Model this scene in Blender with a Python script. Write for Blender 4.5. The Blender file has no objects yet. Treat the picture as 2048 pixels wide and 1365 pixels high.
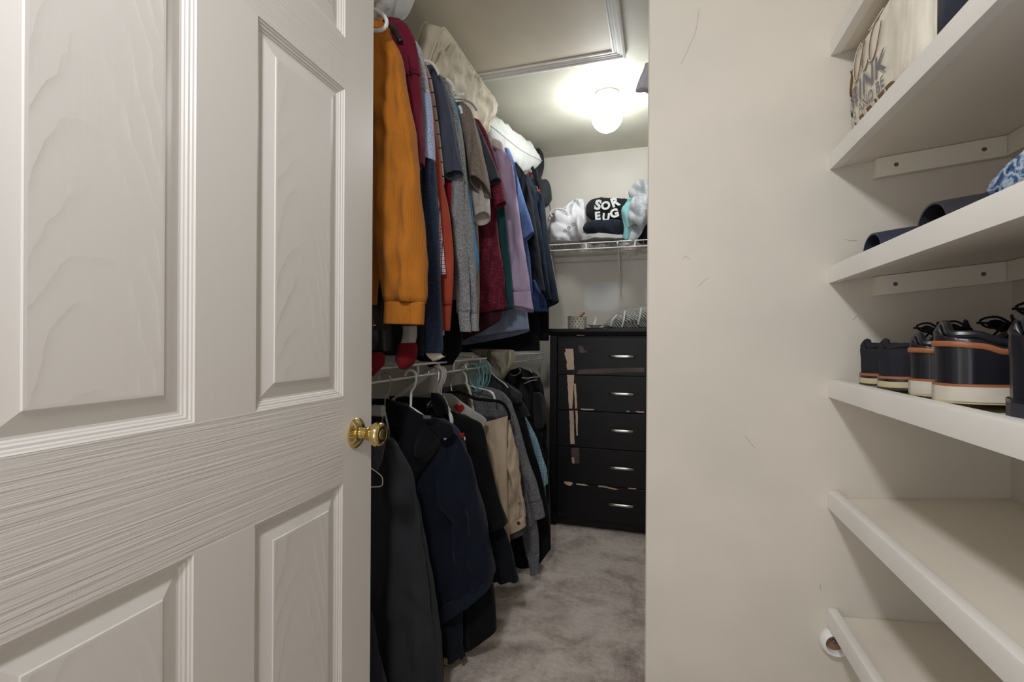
import bpy, math, random
from mathutils import Vector, Matrix, noise
random.seed(7)
C = bpy.context.scene.collection
sc = bpy.context.scene
PI = math.pi

# ------------------------------------------------------------------ camera, world, lights, exposure
FPX, CX, CY, H = 953.0, 1024.0, 682.5, 1.13
cam_d = bpy.data.cameras.new('camera'); cam_d.sensor_width = 36.0; cam_d.lens = FPX/2048*36; cam_d.clip_start = 0.01
cam = bpy.data.objects.new('camera', cam_d); C.objects.link(cam)
CAM_R = Matrix.Rotation(math.radians(17.25), 3, 'Z') @ Matrix.Rotation(math.radians(90), 3, 'X') @ Matrix.Rotation(math.radians(0.33), 3, 'Z')
cam.matrix_world = Matrix.Translation((0, 0, H)) @ CAM_R.to_4x4()
sc.camera = cam
world = bpy.data.worlds.new('world'); sc.world = world; world.use_nodes = True
bg = world.node_tree.nodes['Background']; bg.inputs[0].default_value = (1.0, 0.95, 0.88, 1); bg.inputs[1].default_value = 0.85
sc.view_settings.view_transform = 'Standard'; sc.view_settings.look = 'None'
sc.view_settings.gamma = 1.0; sc.view_settings.use_curve_mapping = False
sc.view_settings.exposure = 0.15

def area_light(name, loc, target, size, power, col, shape='DISK'):
    l = bpy.data.lights.new(name, 'AREA'); l.shape = shape; l.size = size; l.energy = power; l.color = col
    o = bpy.data.objects.new(name, l); C.objects.link(o); o.location = loc
    o.rotation_euler = (Vector(target)-Vector(loc)).to_track_quat('-Z', 'Y').to_euler(); return o
# ceiling lamp of the dressing area in front of the closet
area_light('room_ceiling_lamp', (-0.21, -0.25, 2.03), (-0.1, 0.9, 0.9), 0.15, 11, (0.97, 0.98, 1.0))
# low fill light added behind the camera to lift the shelf undersides
area_light('low_fill_light', (-0.35, -1.3, 0.8), (0.2, 1.6, 1.3), 1.1, 4, (0.97, 0.97, 1.0), 'SQUARE')

# ------------------------------------------------------------------ pixel helpers: a pixel of the photo meets a real plane
def ray(px, py): return CAM_R @ Vector(((px-CX)/FPX, (CY-py)/FPX, -1.0))
O = Vector((0, 0, H))
def atY(px, py, Y): d = ray(px, py); return O + d*(Y/d.y)
def atX(px, py, X): d = ray(px, py); return O + d*(X/d.x)
def atZ(px, py, Z): d = ray(px, py); return O + d*((Z-H)/d.z)

# ------------------------------------------------------------------ materials
def lin(c):
    c = c/255.0
    return c/12.92 if c <= .04045 else ((c+.055)/1.055)**2.4
def rgb(c): return (lin(c[0]), lin(c[1]), lin(c[2]), 1)
class NT:
    def __init__(s, name, rough=.6, metal=0, spec=.4):
        s.m = bpy.data.materials.new(name); s.m.use_nodes = True; s.t = s.m.node_tree
        s.b = s.t.nodes['Principled BSDF']; s.b.inputs['Roughness'].default_value = rough
        s.b.inputs['Metallic'].default_value = metal; s.b.inputs['Specular IOR Level'].default_value = spec
        s.tc = s.t.nodes.new('ShaderNodeTexCoord')
    def n(s, typ, **kw):
        x = s.t.nodes.new(typ)
        for k, v in kw.items():
            if k in x.inputs: x.inputs[k].default_value = v
            else: setattr(x, k, v)
        return x
    def l(s, a, b): s.t.links.new(a, b)
    def mapped(s, scale=(1, 1, 1), rot=(0, 0, 0), src='Object'):
        m = s.n('ShaderNodeMapping'); m.inputs['Scale'].default_value = scale; m.inputs['Rotation'].default_value = rot
        s.l(s.tc.outputs[src], m.inputs[0]); return m.outputs[0]
    def noise(s, scale, detail=3, vec=None, rough=.5, dist=0):
        n = s.n('ShaderNodeTexNoise', Scale=scale, Detail=detail, Roughness=rough, Distortion=dist)
        s.l(vec if vec else s.tc.outputs['Object'], n.inputs['Vector']); return n.outputs[0]
    def ramp(s, fac, stops):
        r = s.n('ShaderNodeValToRGB'); e = r.color_ramp.elements
        e[0].position, e[0].color = stops[0][0], rgb(stops[0][1]); e[1].position, e[1].color = stops[-1][0], rgb(stops[-1][1])
        for p, c in stops[1:-1]:
            x = e.new(p); x.color = rgb(c)
        s.l(fac, r.inputs[0]); return r.outputs[0]
    def math(s, op, a, b=None):
        m = s.n('ShaderNodeMath'); m.operation = op
        for i, v in enumerate((a, b)):
            if v is None: continue
            if isinstance(v, (int, float)): m.inputs[i].default_value = v
            else: s.l(v, m.inputs[i])
        return m.outputs[0]
    def mix(s, fac, a, b):
        m = s.n('ShaderNodeMix'); m.data_type = 'RGBA'
        if isinstance(fac, (int, float)): m.inputs[0].default_value = fac
        else: s.l(fac, m.inputs[0])
        for i, v in ((6, a), (7, b)):
            if isinstance(v, tuple): m.inputs[i].default_value = rgb(v)
            else: s.l(v, m.inputs[i])
        return m.outputs[2]
    def bump(s, h, strength=.3, dist=.002, prev=None):
        b = s.n('ShaderNodeBump'); b.inputs['Strength'].default_value = strength; b.inputs['Distance'].default_value = dist
        s.l(h, b.inputs['Height'])
        if prev: s.l(prev, b.inputs['Normal'])
        return b.outputs[0]
    def col(s, c):
        if isinstance(c, tuple): s.b.inputs['Base Color'].default_value = rgb(c)
        else: s.l(c, s.b.inputs['Base Color'])
    def nrm(s, x): s.l(x, s.b.inputs['Normal'])

def dim(c, k): return tuple(max(0, min(255, int(v*k))) for v in c)
def fabric(name, c, kind='plain', c2=None, c3=None, rough=.9, sheen=.06):
    s = NT(name, rough, 0, .15)
    s.b.inputs['Sheen Weight'].default_value = sheen
    sep = s.n('ShaderNodeSeparateXYZ'); s.l(s.tc.outputs['Object'], sep.inputs[0]); X, Y, Z = sep.outputs
    big = s.noise(9, 3)
    base = s.ramp(big, [(.3, dim(c, .94)), (.7, dim(c, 1.05))])
    nr = s.bump(s.noise(1.0, 3, s.mapped((20, 8, 3.2)), .55, .8), .55, .016)
    nr = s.bump(s.noise(60, 4), .25, .002, nr)
    def stripes(v, per, w):
        return s.math('LESS_THAN', s.math('FRACT', s.math('MULTIPLY', v, 1/per)), w)
    if kind == 'heather':
        g = s.noise(520, 2, s.mapped((1, 1, .5)))
        base = s.ramp(g, [(.38, c2 or dim(c, .7)), (.5, c), (.62, dim(c, 1.25))])
        nr = s.bump(g, .35, .001, nr)
    elif kind == 'knit':
        w = s.n('ShaderNodeTexWave', Scale=75, Distortion=.6, **{'Detail': 1.0}); w.bands_direction = 'X'
        s.l(s.tc.outputs['Object'], w.inputs[0])
        g = s.noise(260, 3, s.mapped((.4, 1, 1.6)))
        base = s.mix(s.math('MULTIPLY', g, .55), base, dim(c, .78))
        nr = s.bump(w.outputs['Fac'], .35, .0012, nr); nr = s.bump(g, .3, .001, nr)
    elif kind == 'waffle':
        w = s.n('ShaderNodeTexWave', Scale=110, Distortion=.3); w.bands_direction = 'X'; s.l(s.tc.outputs['Object'], w.inputs[0])
        w2 = s.n('ShaderNodeTexWave', Scale=110, Distortion=.3); w2.bands_direction = 'Z'; s.l(s.tc.outputs['Object'], w2.inputs[0])
        hgt = s.math('MULTIPLY', w.outputs['Fac'], w2.outputs['Fac']); nr = s.bump(hgt, .6, .0015, nr)
        base = s.mix(hgt, dim(c, .88), dim(c, 1.1))
    elif kind == 'check':
        a = stripes(X, .013, .16); b_ = stripes(Z, .013, .16)
        a2 = stripes(s.math('ADD', X, .0065), .013, .2); b2 = stripes(s.math('ADD', Z, .0065), .013, .2)
        base = s.mix(s.math('MAXIMUM', a2, b2), c, c3 or c); base = s.mix(s.math('MAXIMUM', a, b_), base, c2)
    elif kind == 'plaid':
        a = stripes(X, .009, .5); b_ = stripes(Z, .009, .5)
        base = s.mix(s.math('MULTIPLY', s.math('ADD', a, b_), .5), c, c2)
    elif kind == 'slub':
        g1 = s.noise(60, 3, s.mapped((5, 1, .3))); g2 = s.noise(60, 3, s.mapped((.3, 1, 5)))
        f = s.math('MAXIMUM', g1, g2)
        base = s.ramp(f, [(.5, c), (.72, c2 or dim(c, 1.6))])
    elif kind == 'stripe':
        a = stripes(Z, .05, .08); base = s.mix(a, base, c2)
    elif kind == 'cable':
        w = s.n('ShaderNodeTexWave', Scale=38, Distortion=1.5, **{'Detail': 1.0}); w.bands_direction = 'DIAGONAL'; s.l(s.tc.outputs['Object'], w.inputs[0])
        base = s.mix(w.outputs['Fac'], dim(c, .55), dim(c, 1.05)); nr = s.bump(w.outputs['Fac'], .9, .004, nr)
    elif kind == 'tiedye':
        g = s.noise(22, 4, None, .6, 2.0)
        base = s.ramp(g, [(.36, c), (.45, c2), (.52, c3), (.6, c2), (.7, c)])
    else:
        g = s.noise(500, 2); nr = s.bump(g, .2, .0008, nr)
    s.col(base); s.nrm(nr); return s.m
def paint(name, c, rough=.5, bscale=90, bst=.12, spec=.35, mott=.03):
    s = NT(name, rough, 0, spec); n = s.noise(3.5, 4)
    s.col(s.ramp(n, [(.3, dim(c, 1-mott)), (.7, dim(c, 1+mott))])); s.nrm(s.bump(s.noise(bscale, 4), bst, .001)); return s.m
def simple(name, c, rough=.4, metal=0, spec=.5, emit=None):
    s = NT(name, rough, metal, spec)
    n = s.noise(40, 3); s.col(s.ramp(n, [(.3, dim(c, .97)), (.7, dim(c, 1.03))]))
    if emit:
        s.b.inputs['Emission Color'].default_value = emit[0]; s.b.inputs['Emission Strength'].default_value = emit[1]
    return s.m

WALLC = (205, 199, 189)
M = {}
M['wall'] = paint('wall_paint', WALLC, .55, 140, .10)
M['ceil'] = paint('ceiling_paint', (208, 205, 188), .55, 140, .12)
M['hatch'] = paint('hatch_paint', (216, 206, 186), .6, 220, .12)
M['shelf'] = paint('shelf_paint', (234, 231, 226), .38, 30, .10, .4)
M['shelfraw'] = paint('shelf_board_paint', (229, 222, 210), .5, 160, .10, .3)
M['trim'] = paint('trim_paint', (228, 226, 220), .3, 60, .06, .5)
M['wire'] = simple('white_wire', (228, 226, 222), .35)
M['whiteplastic'] = simple('white_plastic', (232, 232, 230), .3)
M['ivory'] = simple('ivory_plastic', (214, 204, 180), .35)
M['tealplastic'] = simple('teal_plastic', (86, 150, 160), .3)
M['blackplastic'] = simple('black_plastic', (30, 30, 33), .3)
M['velvet'] = fabric('black_velvet', (14, 14, 16))
M['steel'] = simple('brushed_steel', (190, 190, 190), .28, 1.0)
M['chrome'] = simple('chrome_wire', (205, 205, 205), .15, 1.0)
M['brass'] = simple('polished_brass', (222, 200, 142), .13, 1.0)
M['brassdark'] = simple('aged_brass', (120, 92, 44), .3, 1.0)
M['dark'] = simple('dark_void', (16, 16, 18), .8)
M['screw'] = simple('screw_metal', (120, 112, 100), .35, .8)
M['scuff'] = simple('scuff_grey', (150, 142, 130), .8)
# back wall: greyed repair patches of a different paint
def backwall():
    s = NT('wall_paint_patched', .55, 0, .35)
    sep = s.n('ShaderNodeSeparateXYZ'); s.l(s.tc.outputs['Object'], sep.inputs[0]); X, Y, Z = sep.outputs
    n = s.noise(3.5, 4); base = s.ramp(n, [(.3, dim(WALLC, .97)), (.7, dim(WALLC, 1.02))])
    wob = s.math('MULTIPLY', s.math('SUBTRACT', s.noise(14, 3), .5), .05)
    for (x0, z0, rx, rz) in ((-.385, 1.44, .115, .10), (.0, 1.44, .10, .07)):
        dx = s.math('DIVIDE', s.math('ABSOLUTE', s.math('SUBTRACT', X, x0)), rx)
        dz = s.math('DIVIDE', s.math('ABSOLUTE', s.math('SUBTRACT', Z, z0)), rz)
        d = s.math('ADD', s.math('POWER', dx, 4.0), s.math('POWER', dz, 4.0))
        mr = s.n('ShaderNodeMapRange'); s.l(s.math('ADD', d, s.math('MULTIPLY', wob, 14)), mr.inputs[0])
        mr.inputs[1].default_value = .55; mr.inputs[2].default_value = 1.5; mr.inputs[3].default_value = .9; mr.inputs[4].default_value = 0
        base = s.mix(mr.outputs[0], base, (214, 214, 212))
    s.col(base); s.nrm(s.bump(s.noise(140, 4), .1, .001)); return s.m
M['backwall'] = backwall()
def carpet():
    s = NT('carpet_pile', .95, 0, .1); s.b.inputs['Sheen Weight'].default_value = .2
    a = s.noise(5, 5, None, .62, .6); b = s.noise(330, 3); c = s.noise(45, 4)
    f = s.math('ADD', s.math('MULTIPLY', a, .52), s.math('ADD', s.math('MULTIPLY', b, .34), s.math('MULTIPLY', c, .14)))
    s.col(s.ramp(f, [(.38, (150, 134, 126)), (.46, (198, 182, 172)), (.52, (228, 214, 204)), (.60, (242, 230, 222))]))
    nr = s.bump(b, .9, .006); nr = s.bump(c, .7, .01, nr); s.nrm(nr); return s.m
M['carpet'] = carpet()
# moulded door skin: painted white with embossed grain
PANEL_C, PANEL_P = .22, .35
def doorpaint(name, kind):
    s = NT(name, .36, 0, .45); s.col((222, 218, 214))
    if kind == 'rail':
        w = s.noise(1.0, 5, s.mapped((1, 3.2, 210)), .55, .25); w2 = s.noise(1.0, 3, s.mapped((1, 22, 500)), .6)
        nr = s.bump(w, .62, .004); nr = s.bump(w2, .25, .0015, nr)
    elif kind == 'stile':
        w = s.noise(1.0, 4, s.mapped((1, 190, 3.0)), .6, .2); nr = s.bump(w, .07, .002)
    elif kind == 'panel':
        sep = s.n('ShaderNodeSeparateXYZ'); s.l(s.tc.outputs['Object'], sep.inputs[0])
        u = s.math('DIVIDE', s.math('SUBTRACT', sep.outputs[1], PANEL_C), PANEL_P)
        d = s.math('MULTIPLY', s.math('SUBTRACT', s.math('FRACT', s.math('ADD', u, 10.5)), .5), PANEL_P)
        d = s.math('ADD', d, s.math('MULTIPLY', s.math('SUBTRACT', s.noise(5, 3), .5), .03))
        zz = s.math('ADD', sep.outputs[2], s.math('MULTIPLY', s.math('MULTIPLY', d, d), 26.0))
        zz = s.math('ADD', s.math('MULTIPLY', zz, 13.0), s.math('MULTIPLY', s.noise(9, 4), 1.8))
        fr = s.math('FRACT', zz)
        w2 = s.noise(1.0, 4, s.mapped((1, 190, 3.0)), .6, .2)
        h = s.math('MULTIPLY', s.math('POWER', fr, 5.0), s.noise(7, 2))
        nr = s.bump(h, .38, .003); nr = s.bump(w2, .06, .002, nr)
    else: nr = s.bump(s.noise(80, 3), .08, .001)
    s.nrm(nr); return s.m
M['d_rail'], M['d_stile'], M['d_panel'], M['d_mould'] = [doorpaint('door_paint_'+k, k) for k in ('rail', 'stile', 'panel', 'moulding')]
def blackwood():
    s = NT('black_veneer', .42, 0, .3)
    n = s.noise(1.0, 4, s.mapped((12, 1, 60))); s.col(s.ramp(n, [(.3, (13, 12, 14)), (.7, (22, 20, 23))]))
    s.nrm(s.bump(s.noise(60, 3), .06, .001)); return s.m
M['veneer'] = blackwood()
M['peel'] = paint('bare_chipboard', (205, 180, 160), .9, 200, .6, .1, .12)
M['peelgrey'] = paint('worn_veneer', (92, 80, 80), .6, 200, .4, .2, .2)

# ------------------------------------------------------------------ object helpers
def newobj(name, verts, faces, mats, parent=None, smooth=True, midx=None, angle=None):
    off = parent.matrix_world.translation if parent is not None else Vector((0, 0, 0))
    if parent is not None and parent.parent is not None: off = Vector(parent['_o']) if '_o' in parent else off
    me = bpy.data.meshes.new(name)
    if parent is None and verts:
        n = len(verts); cx = sum(v[0] for v in verts)/n; cy = sum(v[1] for v in verts)/n; cz = min(v[2] for v in verts)
        off = Vector((cx, cy, cz)) if name not in STRUCT0 else Vector((0, 0, 0))
    P = parent_origin(parent) if parent is not None else off
    me.from_pydata([tuple(Vector(v)-P) for v in verts], [], faces)
    if not isinstance(mats, (list, tuple)): mats = [mats]
    for m in mats: me.materials.append(m)
    if midx:
        for p, i in zip(me.polygons, midx): p.material_index = i
    me.validate(); me.update()
    for p in me.polygons: p.use_smooth = smooth
    if smooth and angle:
        try: me.set_sharp_from_angle(angle=math.radians(angle))
        except Exception: pass
    o = bpy.data.objects.new(name, me); C.objects.link(o)
    if parent is not None: o.parent = parent; ORG[o.name] = P
    else: o.location = P; ORG[o.name] = P
    return o
STRUCT0 = {'floor', 'ceiling', 'wall_back', 'wall_left', 'wall_right', 'wall_front', 'wall_partition', 'wall_niche', 'wall_nook'}
ORG = {}
def parent_origin(p): return ORG[p.name]
def thing(name, label, cat, loc=(0, 0, 0), group=None, kind=None):
    o = bpy.data.objects.new(name, None); C.objects.link(o); o.location = loc; o.empty_display_size = .05
    ORG[o.name] = Vector(loc)
    if kind: o['kind'] = kind
    if label: o['label'] = label
    if cat: o['category'] = cat
    if group: o['group'] = group
    return o
def tag(o, label, cat, group=None, kind=None):
    if label: o['label'] = label
    if cat: o['category'] = cat
    if group: o['group'] = group
    if kind: o['kind'] = kind
    return o

class MB:
    def __init__(s): s.v = []; s.f = []; s.m = []
    def add(s, verts, faces, mi=0):
        n = len(s.v); s.v += [Vector(v) for v in verts]; s.f += [tuple(i+n for i in f) for f in faces]; s.m += [mi]*len(faces); return s
    def box(s, a, b, mi=0, bev=0):
        x0, y0, z0 = a; x1, y1, z1 = b
        if bev <= 0:
            vs = [(x, y, z) for z in (z0, z1) for x, y in ((x0, y0), (x1, y0), (x1, y1), (x0, y1))]
            return s.add(vs, [(3, 2, 1, 0), (4, 5, 6, 7), (0, 1, 5, 4), (1, 2, 6, 5), (2, 3, 7, 6), (3, 0, 4, 7)], mi)
        # chamfered box: 24 vertices
        bx = min(bev, (x1-x0)/2.01, (y1-y0)/2.01, (z1-z0)/2.01); vs = []; idx = {}
        for ix, X in enumerate((x0, x1)):
            for iy, Yv in enumerate((y0, y1)):
                for iz, Z in enumerate((z0, z1)):
                    sx, sy, sz = (1 if ix == 0 else -1), (1 if iy == 0 else -1), (1 if iz == 0 else -1)
                    for ax in range(3):
                        p = [X+sx*bx, Yv+sy*bx, Z+sz*bx]; p[ax] = (X, Yv, Z)[ax]
                        idx[(ix, iy, iz, ax)] = len(vs); vs.append(tuple(p))
        F = []
        for ax in range(3):
            o1, o2 = [(1, 2), (0, 2), (0, 1)][ax]
            for e in (0, 1):
                q = []
                for a_, b_ in ((0, 0), (1, 0), (1, 1), (0, 1)):
                    k = [0, 0, 0]; k[ax] = e; k[o1] = a_; k[o2] = b_; q.append(idx[(*k, ax)])
                F.append(tuple(q))
        for ax in range(3):   # edges along ax
            o1, o2 = [(1, 2), (0, 2), (0, 1)][ax]
            for a_ in (0, 1):
                for b_ in (0, 1):
                    k0 = [0, 0, 0]; k0[o1] = a_; k0[o2] = b_; k1 = list(k0); k1[ax] = 1
                    F.append((idx[(*k0, o1)], idx[(*k1, o1)], idx[(*k1, o2)], idx[(*k0, o2)]))
        for ix in (0, 1):
            for iy in (0, 1):
                for iz in (0, 1): F.append(tuple(idx[(ix, iy, iz, a_)] for a_ in range(3)))
        return s.add(vs, F, mi)
    def tube(s, pts, r, n=10, mi=0, closed=False, cap=True, flat=1.0, up=None):
        pts = [Vector(p) for p in pts]; N = len(pts); rings = []
        prev = None
        for i, p in enumerate(pts):
            a = pts[i-1] if (i > 0 or closed) else pts[i]; b = pts[(i+1) % N] if (i < N-1 or closed) else pts[i]
            t = (b-a).normalized() if (b-a).length > 1e-9 else Vector((0, 0, 1))
            if prev is None:
                ref = Vector(up) if up else (Vector((0, 0, 1)) if abs(t.z) < .9 else Vector((1, 0, 0)))
                nrm = (ref - t*ref.dot(t)).normalized()
            else: nrm = (prev - t*prev.dot(t)); nrm = nrm.normalized() if nrm.length > 1e-6 else prev
            prev = nrm; bi = t.cross(nrm)
            rr = r[i] if isinstance(r, (list, tuple)) else r
            rings.append([p + nrm*(rr*math.cos(2*PI*k/n)) + bi*(rr*flat*math.sin(2*PI*k/n)) for k in range(n)])
        vs = [v for rg in rings for v in rg]; F = []
        for i in range(N-1 if not closed else N):
            for k in range(n):
                a, b = i*n+k, i*n+(k+1) % n; c, d = ((i+1) % N)*n+(k+1) % n, ((i+1) % N)*n+k
                F.append((a, b, c, d))
        if cap and not closed: F.append(tuple(range(n))[::-1]); F.append(tuple((N-1)*n+k for k in range(n)))
        return s.add(vs, F, mi)
    def lathe(s, prof, origin, axis, n=32, mi=0):
        ax = Vector(axis).normalized(); ref = Vector((0, 0, 1)) if abs(ax.z) < .9 else Vector((1, 0, 0))
        u = ax.cross(ref).normalized(); w = ax.cross(u); o = Vector(origin); vs = []; F = []
        for (r, h) in prof:
            for k in range(n): a = 2*PI*k/n; vs.append(o+ax*h+u*(r*math.cos(a))+w*(r*math.sin(a)))
        for i in range(len(prof)-1):
            for k in range(n): F.append((i*n+k, i*n+(k+1) % n, (i+1)*n+(k+1) % n, (i+1)*n+k))
        F.append(tuple(range(n))[::-1]); F.append(tuple((len(prof)-1)*n+k for k in range(n)))
        return s.add(vs, F, mi)
    def build(s, name, mats, parent=None, smooth=True, angle=40):
        return newobj(name, s.v, s.f, mats, parent, smooth, s.m, angle)

def smoothpts(pts, n=8, closed=False):
    P = [Vector(p) for p in pts]; N = len(P); out = []
    rng = range(N if closed else N-1)
    for i in rng:
        p0 = P[(i-1) % N] if (closed or i > 0) else P[i]; p1 = P[i]; p2 = P[(i+1) % N]; p3 = P[(i+2) % N] if (closed or i < N-2) else p2
        for k in range(n):
            t = k/n; out.append(.5*((2*p1)+(p2-p0)*t+(2*p0-5*p1+4*p2-p3)*t*t+(3*p1-p0-3*p2+p3)*t**3))
    if not closed: out.append(P[-1])
    return out

# cloth tube: keyed rows (lx, ly, rx, ry, half thickness[, dy]) traced in the photo on the garment's own plane y = Y
XL = -1.02
def loft_verts(rows, Y, nrow=44, nseg=56, fold=.006, freq=17, seed=0, hem='open', xl=XL, crumple=0, hemtilt=0):
    K = []
    for r in rows:
        R = atY(r[2], r[3], Y+(r[5] if len(r) > 5 else 0)); b = r[4]; dy = r[5] if len(r) > 5 else 0
        if r[0] is None: L = Vector((xl, Y+dy, R.z if len(r) < 7 else R.z+r[6]))
        else: L = atY(r[0], r[1], Y+dy)
        K.append((L.x, L.z, R.x, R.z, b, dy))
    # cumulative parameter, linear-smooth interpolation
    d = [0]
    for i in range(1, len(K)): d.append(d[-1]+abs(K[i][1]+K[i][3]-K[i-1][1]-K[i-1][3])/2+.3*abs(K[i][2]-K[i-1][2])+1e-4)
    tan = []
    for i in range(len(K)):
        if i == 0 or i == len(K)-1:
            j = 1 if i == 0 else len(K)-1; tan.append([(K[j][c]-K[j-1][c])/(d[j]-d[j-1]) for c in range(6)])
        else:
            row = []
            for c in range(6):
                a = (K[i][c]-K[i-1][c])/(d[i]-d[i-1]); b = (K[i+1][c]-K[i][c])/(d[i+1]-d[i])
                row.append(0 if a*b <= 0 else 2*a*b/(a+b))
            tan.append(row)
    def ev(t):
        i = 0
        while i < len(d)-2 and t > d[i+1]: i += 1
        h = d[i+1]-d[i]; u = (t-d[i])/h; h00 = 2*u**3-3*u**2+1; h10 = u**3-2*u**2+u; h01 = -2*u**3+3*u**2; h11 = u**3-u**2
        return [h00*K[i][c]+h10*h*tan[i][c]+h01*K[i+1][c]+h11*h*tan[i+1][c] for c in range(6)]
    V = []; rings = 0
    def ring(k, inset=0, dz=0, foldk=1, flat=1, ht=0):
        nonlocal rings
        lx, lz, rx, rz, b, dy = k; cx, cz = (lx+rx)/2, (lz+rz)/2; hx, hz = (rx-lx)/2, (rz-lz)/2
        L = math.hypot(hx, hz); sc_ = max(.1, (L-inset)/max(L, 1e-5)); bb = max(.002, b-inset)*flat
        for q in range(nseg):
            ph = 2*PI*q/nseg; c, s_ = math.cos(ph), math.sin(ph)
            x = cx+hx*c*sc_; z = cz+hz*c*sc_+dz
            side = 1 if s_ > 0 else -1
            prof = side*abs(s_)**.75
            f = noise.noise(Vector((x*freq+seed*7.3, side*5.1+seed, z*freq*.22+seed)))
            f2 = noise.noise(Vector((x*freq*2.3+seed, side*3.7, z*freq*.5)))
            f3 = 1-2*abs(noise.noise(Vector((x*freq*.8-seed*2.1+z*freq*.35, side*2.2+9, z*freq*.55+seed*1.7))))
            amp = min(fold*2.3, k[4]*1.0)*(f+.5*f2+.35*f3)*2.0*abs(s_)**.5 + crumple*f3*abs(s_)**.6
            y = Y+dy+bb*prof+amp*foldk
            ex = noise.noise(Vector((seed*3.1, side, z*9+seed)))*fold*.35*c
            z -= ht*hemtilt*(1+side*abs(s_)**.75)
            V.append((x+ex, y, z + (crumple*.5*noise.noise(Vector((x*30, seed, z*30))) if crumple else 0)))
        rings += 1
    k0 = ev(0)
    ring(k0, 0, 0, 0, .15)
    for i in range(nrow+1):
        t = d[-1]*i/nrow; k = ev(t)
        w = min(1, (i+.6)/3.0)
        ring(k, 0, 0, w, math.sqrt(1-(1-w)**2) if w < 1 else 1, max(0, (i/nrow-.6)/.4)**2)
    kl = ev(d[-1])
    if hem == 'open':
        ring(kl, .004, 0, 1, 1, 1); ring(ev(d[-1]*.97), .005, 0, 1, 1, .9); ring(ev(d[-1]*.9), .007, 0, 1, 1, .6); ring(ev(d[-1]*.84), .02, 0, 1)
    else:
        k2 = list(kl); ring(k2, .004, -.002, .6, .6); ring(k2, .01, -.003, .3, .2)
    F = []
    for i in range(rings-1):
        for q in range(nseg): F.append((i*nseg+q, i*nseg+(q+1) % nseg, (i+1)*nseg+(q+1) % nseg, (i+1)*nseg+q))
    F.append(tuple(range(nseg))[::-1]); F.append(tuple((rings-1)*nseg+q for q in range(nseg)))
    return V, F
_seed = [0]
def loft(name, rows, Y, mat, parent=None, **kw):
    _seed[0] += 1
    V, F = loft_verts(rows, Y, seed=_seed[0], **kw)
    return newobj(name, V, F, mat, parent, True)
def garment(name, label, cat, Y, group=None):
    return thing(name, label, cat, (-.8, Y, 0.0), group)

# ------------------------------------------------------------------ the setting
CEIL, YB, XLW, XRW, YW, XN = 2.44, 3.32, -1.2, 0.46, 1.2, 0.668
def struct(name, mb, mats, **kw):
    o = mb.build(name, mats, None, kw.get('smooth', False)); o['kind'] = 'structure'; return o
struct('floor', MB().box((XLW-.1, -1.6, -.06), (XN+.1, YB+.1, 0)), M['carpet'])
struct('ceiling', MB().box((XLW-.1, -1.6, CEIL), (XN+.1, YB+.1, CEIL+.06)), M['ceil'])
struct('wall_back', MB().box((XLW-.1, YB, 0), (XRW+.1, YB+.1, CEIL)), M['backwall'])
struct('wall_left', MB().box((XLW-.1, -1.6, 0), (XLW, YB, CEIL)), M['wall'])
struct('wall_right', MB().box((XRW, YW+.11, 0), (XRW+.1, YB, CEIL)), M['wall'])
WX = atY(1293.5, 682, YW).x
wp = struct('wall_partition', MB().box((WX, YW, 0), (XN+.1, YW+.11, CEIL), bev=.003), M['wall'])
struct('wall_niche', MB().box((XN, -1.6, 0), (XN+.1, YW, CEIL)), M['wall'])
struct('wall_front', MB().box((XLW, .04, 0), (-.72, .16, CEIL)), M['wall'])
# scuffs on the partition wall
def scuff(pts, r=.0006):
    P = smoothpts([atY(x, y, YW-.0004) for x, y in pts], 5)
    o = MB().tube(P, r, 5, flat=.4, up=(0, 1, 0)).build('scuff_mark', M['scuff'], wp)
scuff([(1362, 128), (1380, 90), (1392, 60), (1398, 20)])
scuff([(1490, 872), (1500, 885), (1510, 897)], .0007)
scuff([(1690, 478), (1702, 482), (1716, 480)], .0005)
scuff([(1705, 640), (1716, 632), (1722, 640)], .0005)
scuff([(1395, 575), (1410, 560), (1418, 556)], .0005)
scuff([(1365, 520), (1372, 512), (1380, 520)], .0004)
scuff([(1640, 1168), (1641, 1180)], .0009)

# ------------------------------------------------------------------ attic hatch with mitred casing in the ceiling
hat = thing('attic_hatch', 'beige attic hatch with white mitred casing set in the ceiling', 'attic hatch', (-.6, 1.6, CEIL-.02))
hx1, hy1 = atZ(1252, 116, CEIL-.015).x, atZ(1252, 116, CEIL-.015).y
hx0, hy0 = hx1-.95, hy1-1.05
MB().box((hx0+.055, hy0+.055, CEIL-.006), (hx1-.055, hy1-.055, CEIL+.0)).build('hatch_panel', M['hatch'], hat, False)
def casing(a, b, inn_a, inn_b):
    # profile strip between outer line a-b and inner line; stepped moulding hanging below the ceiling
    prof = [(0, 0), (0, .016), (.12, .019), (.2, .019), (.24, .013), (.42, .014), (.47, .010), (.6, .0105), (.66, .007), (.8, .008), (.86, .012), (.97, .012), (1, .004), (1, 0)]
    a, b, ia, ib = map(Vector, (a, b, inn_a, inn_b)); vs = []
    for t, h in prof:
        for p, q in ((a, ia), (b, ib)): v = p.lerp(q, t); v.z = CEIL-h; vs.append(v)
    F = [(2*i, 2*i+1, 2*i+3, 2*i+2) for i in range(len(prof)-1)]
    newobj('casing_strip', vs, F, M['trim'], hat, True, angle=25)
w = .058
oc = [(hx0, hy0, 0), (hx1, hy0, 0), (hx1, hy1, 0), (hx0, hy1, 0)]; ic = [(hx0+w, hy0+w, 0), (hx1-w, hy0+w, 0), (hx1-w, hy1-w, 0), (hx0+w, hy1-w, 0)]
for i in range(4): casing(oc[i], oc[(i+1) % 4], ic[i], ic[(i+1) % 4])

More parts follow.
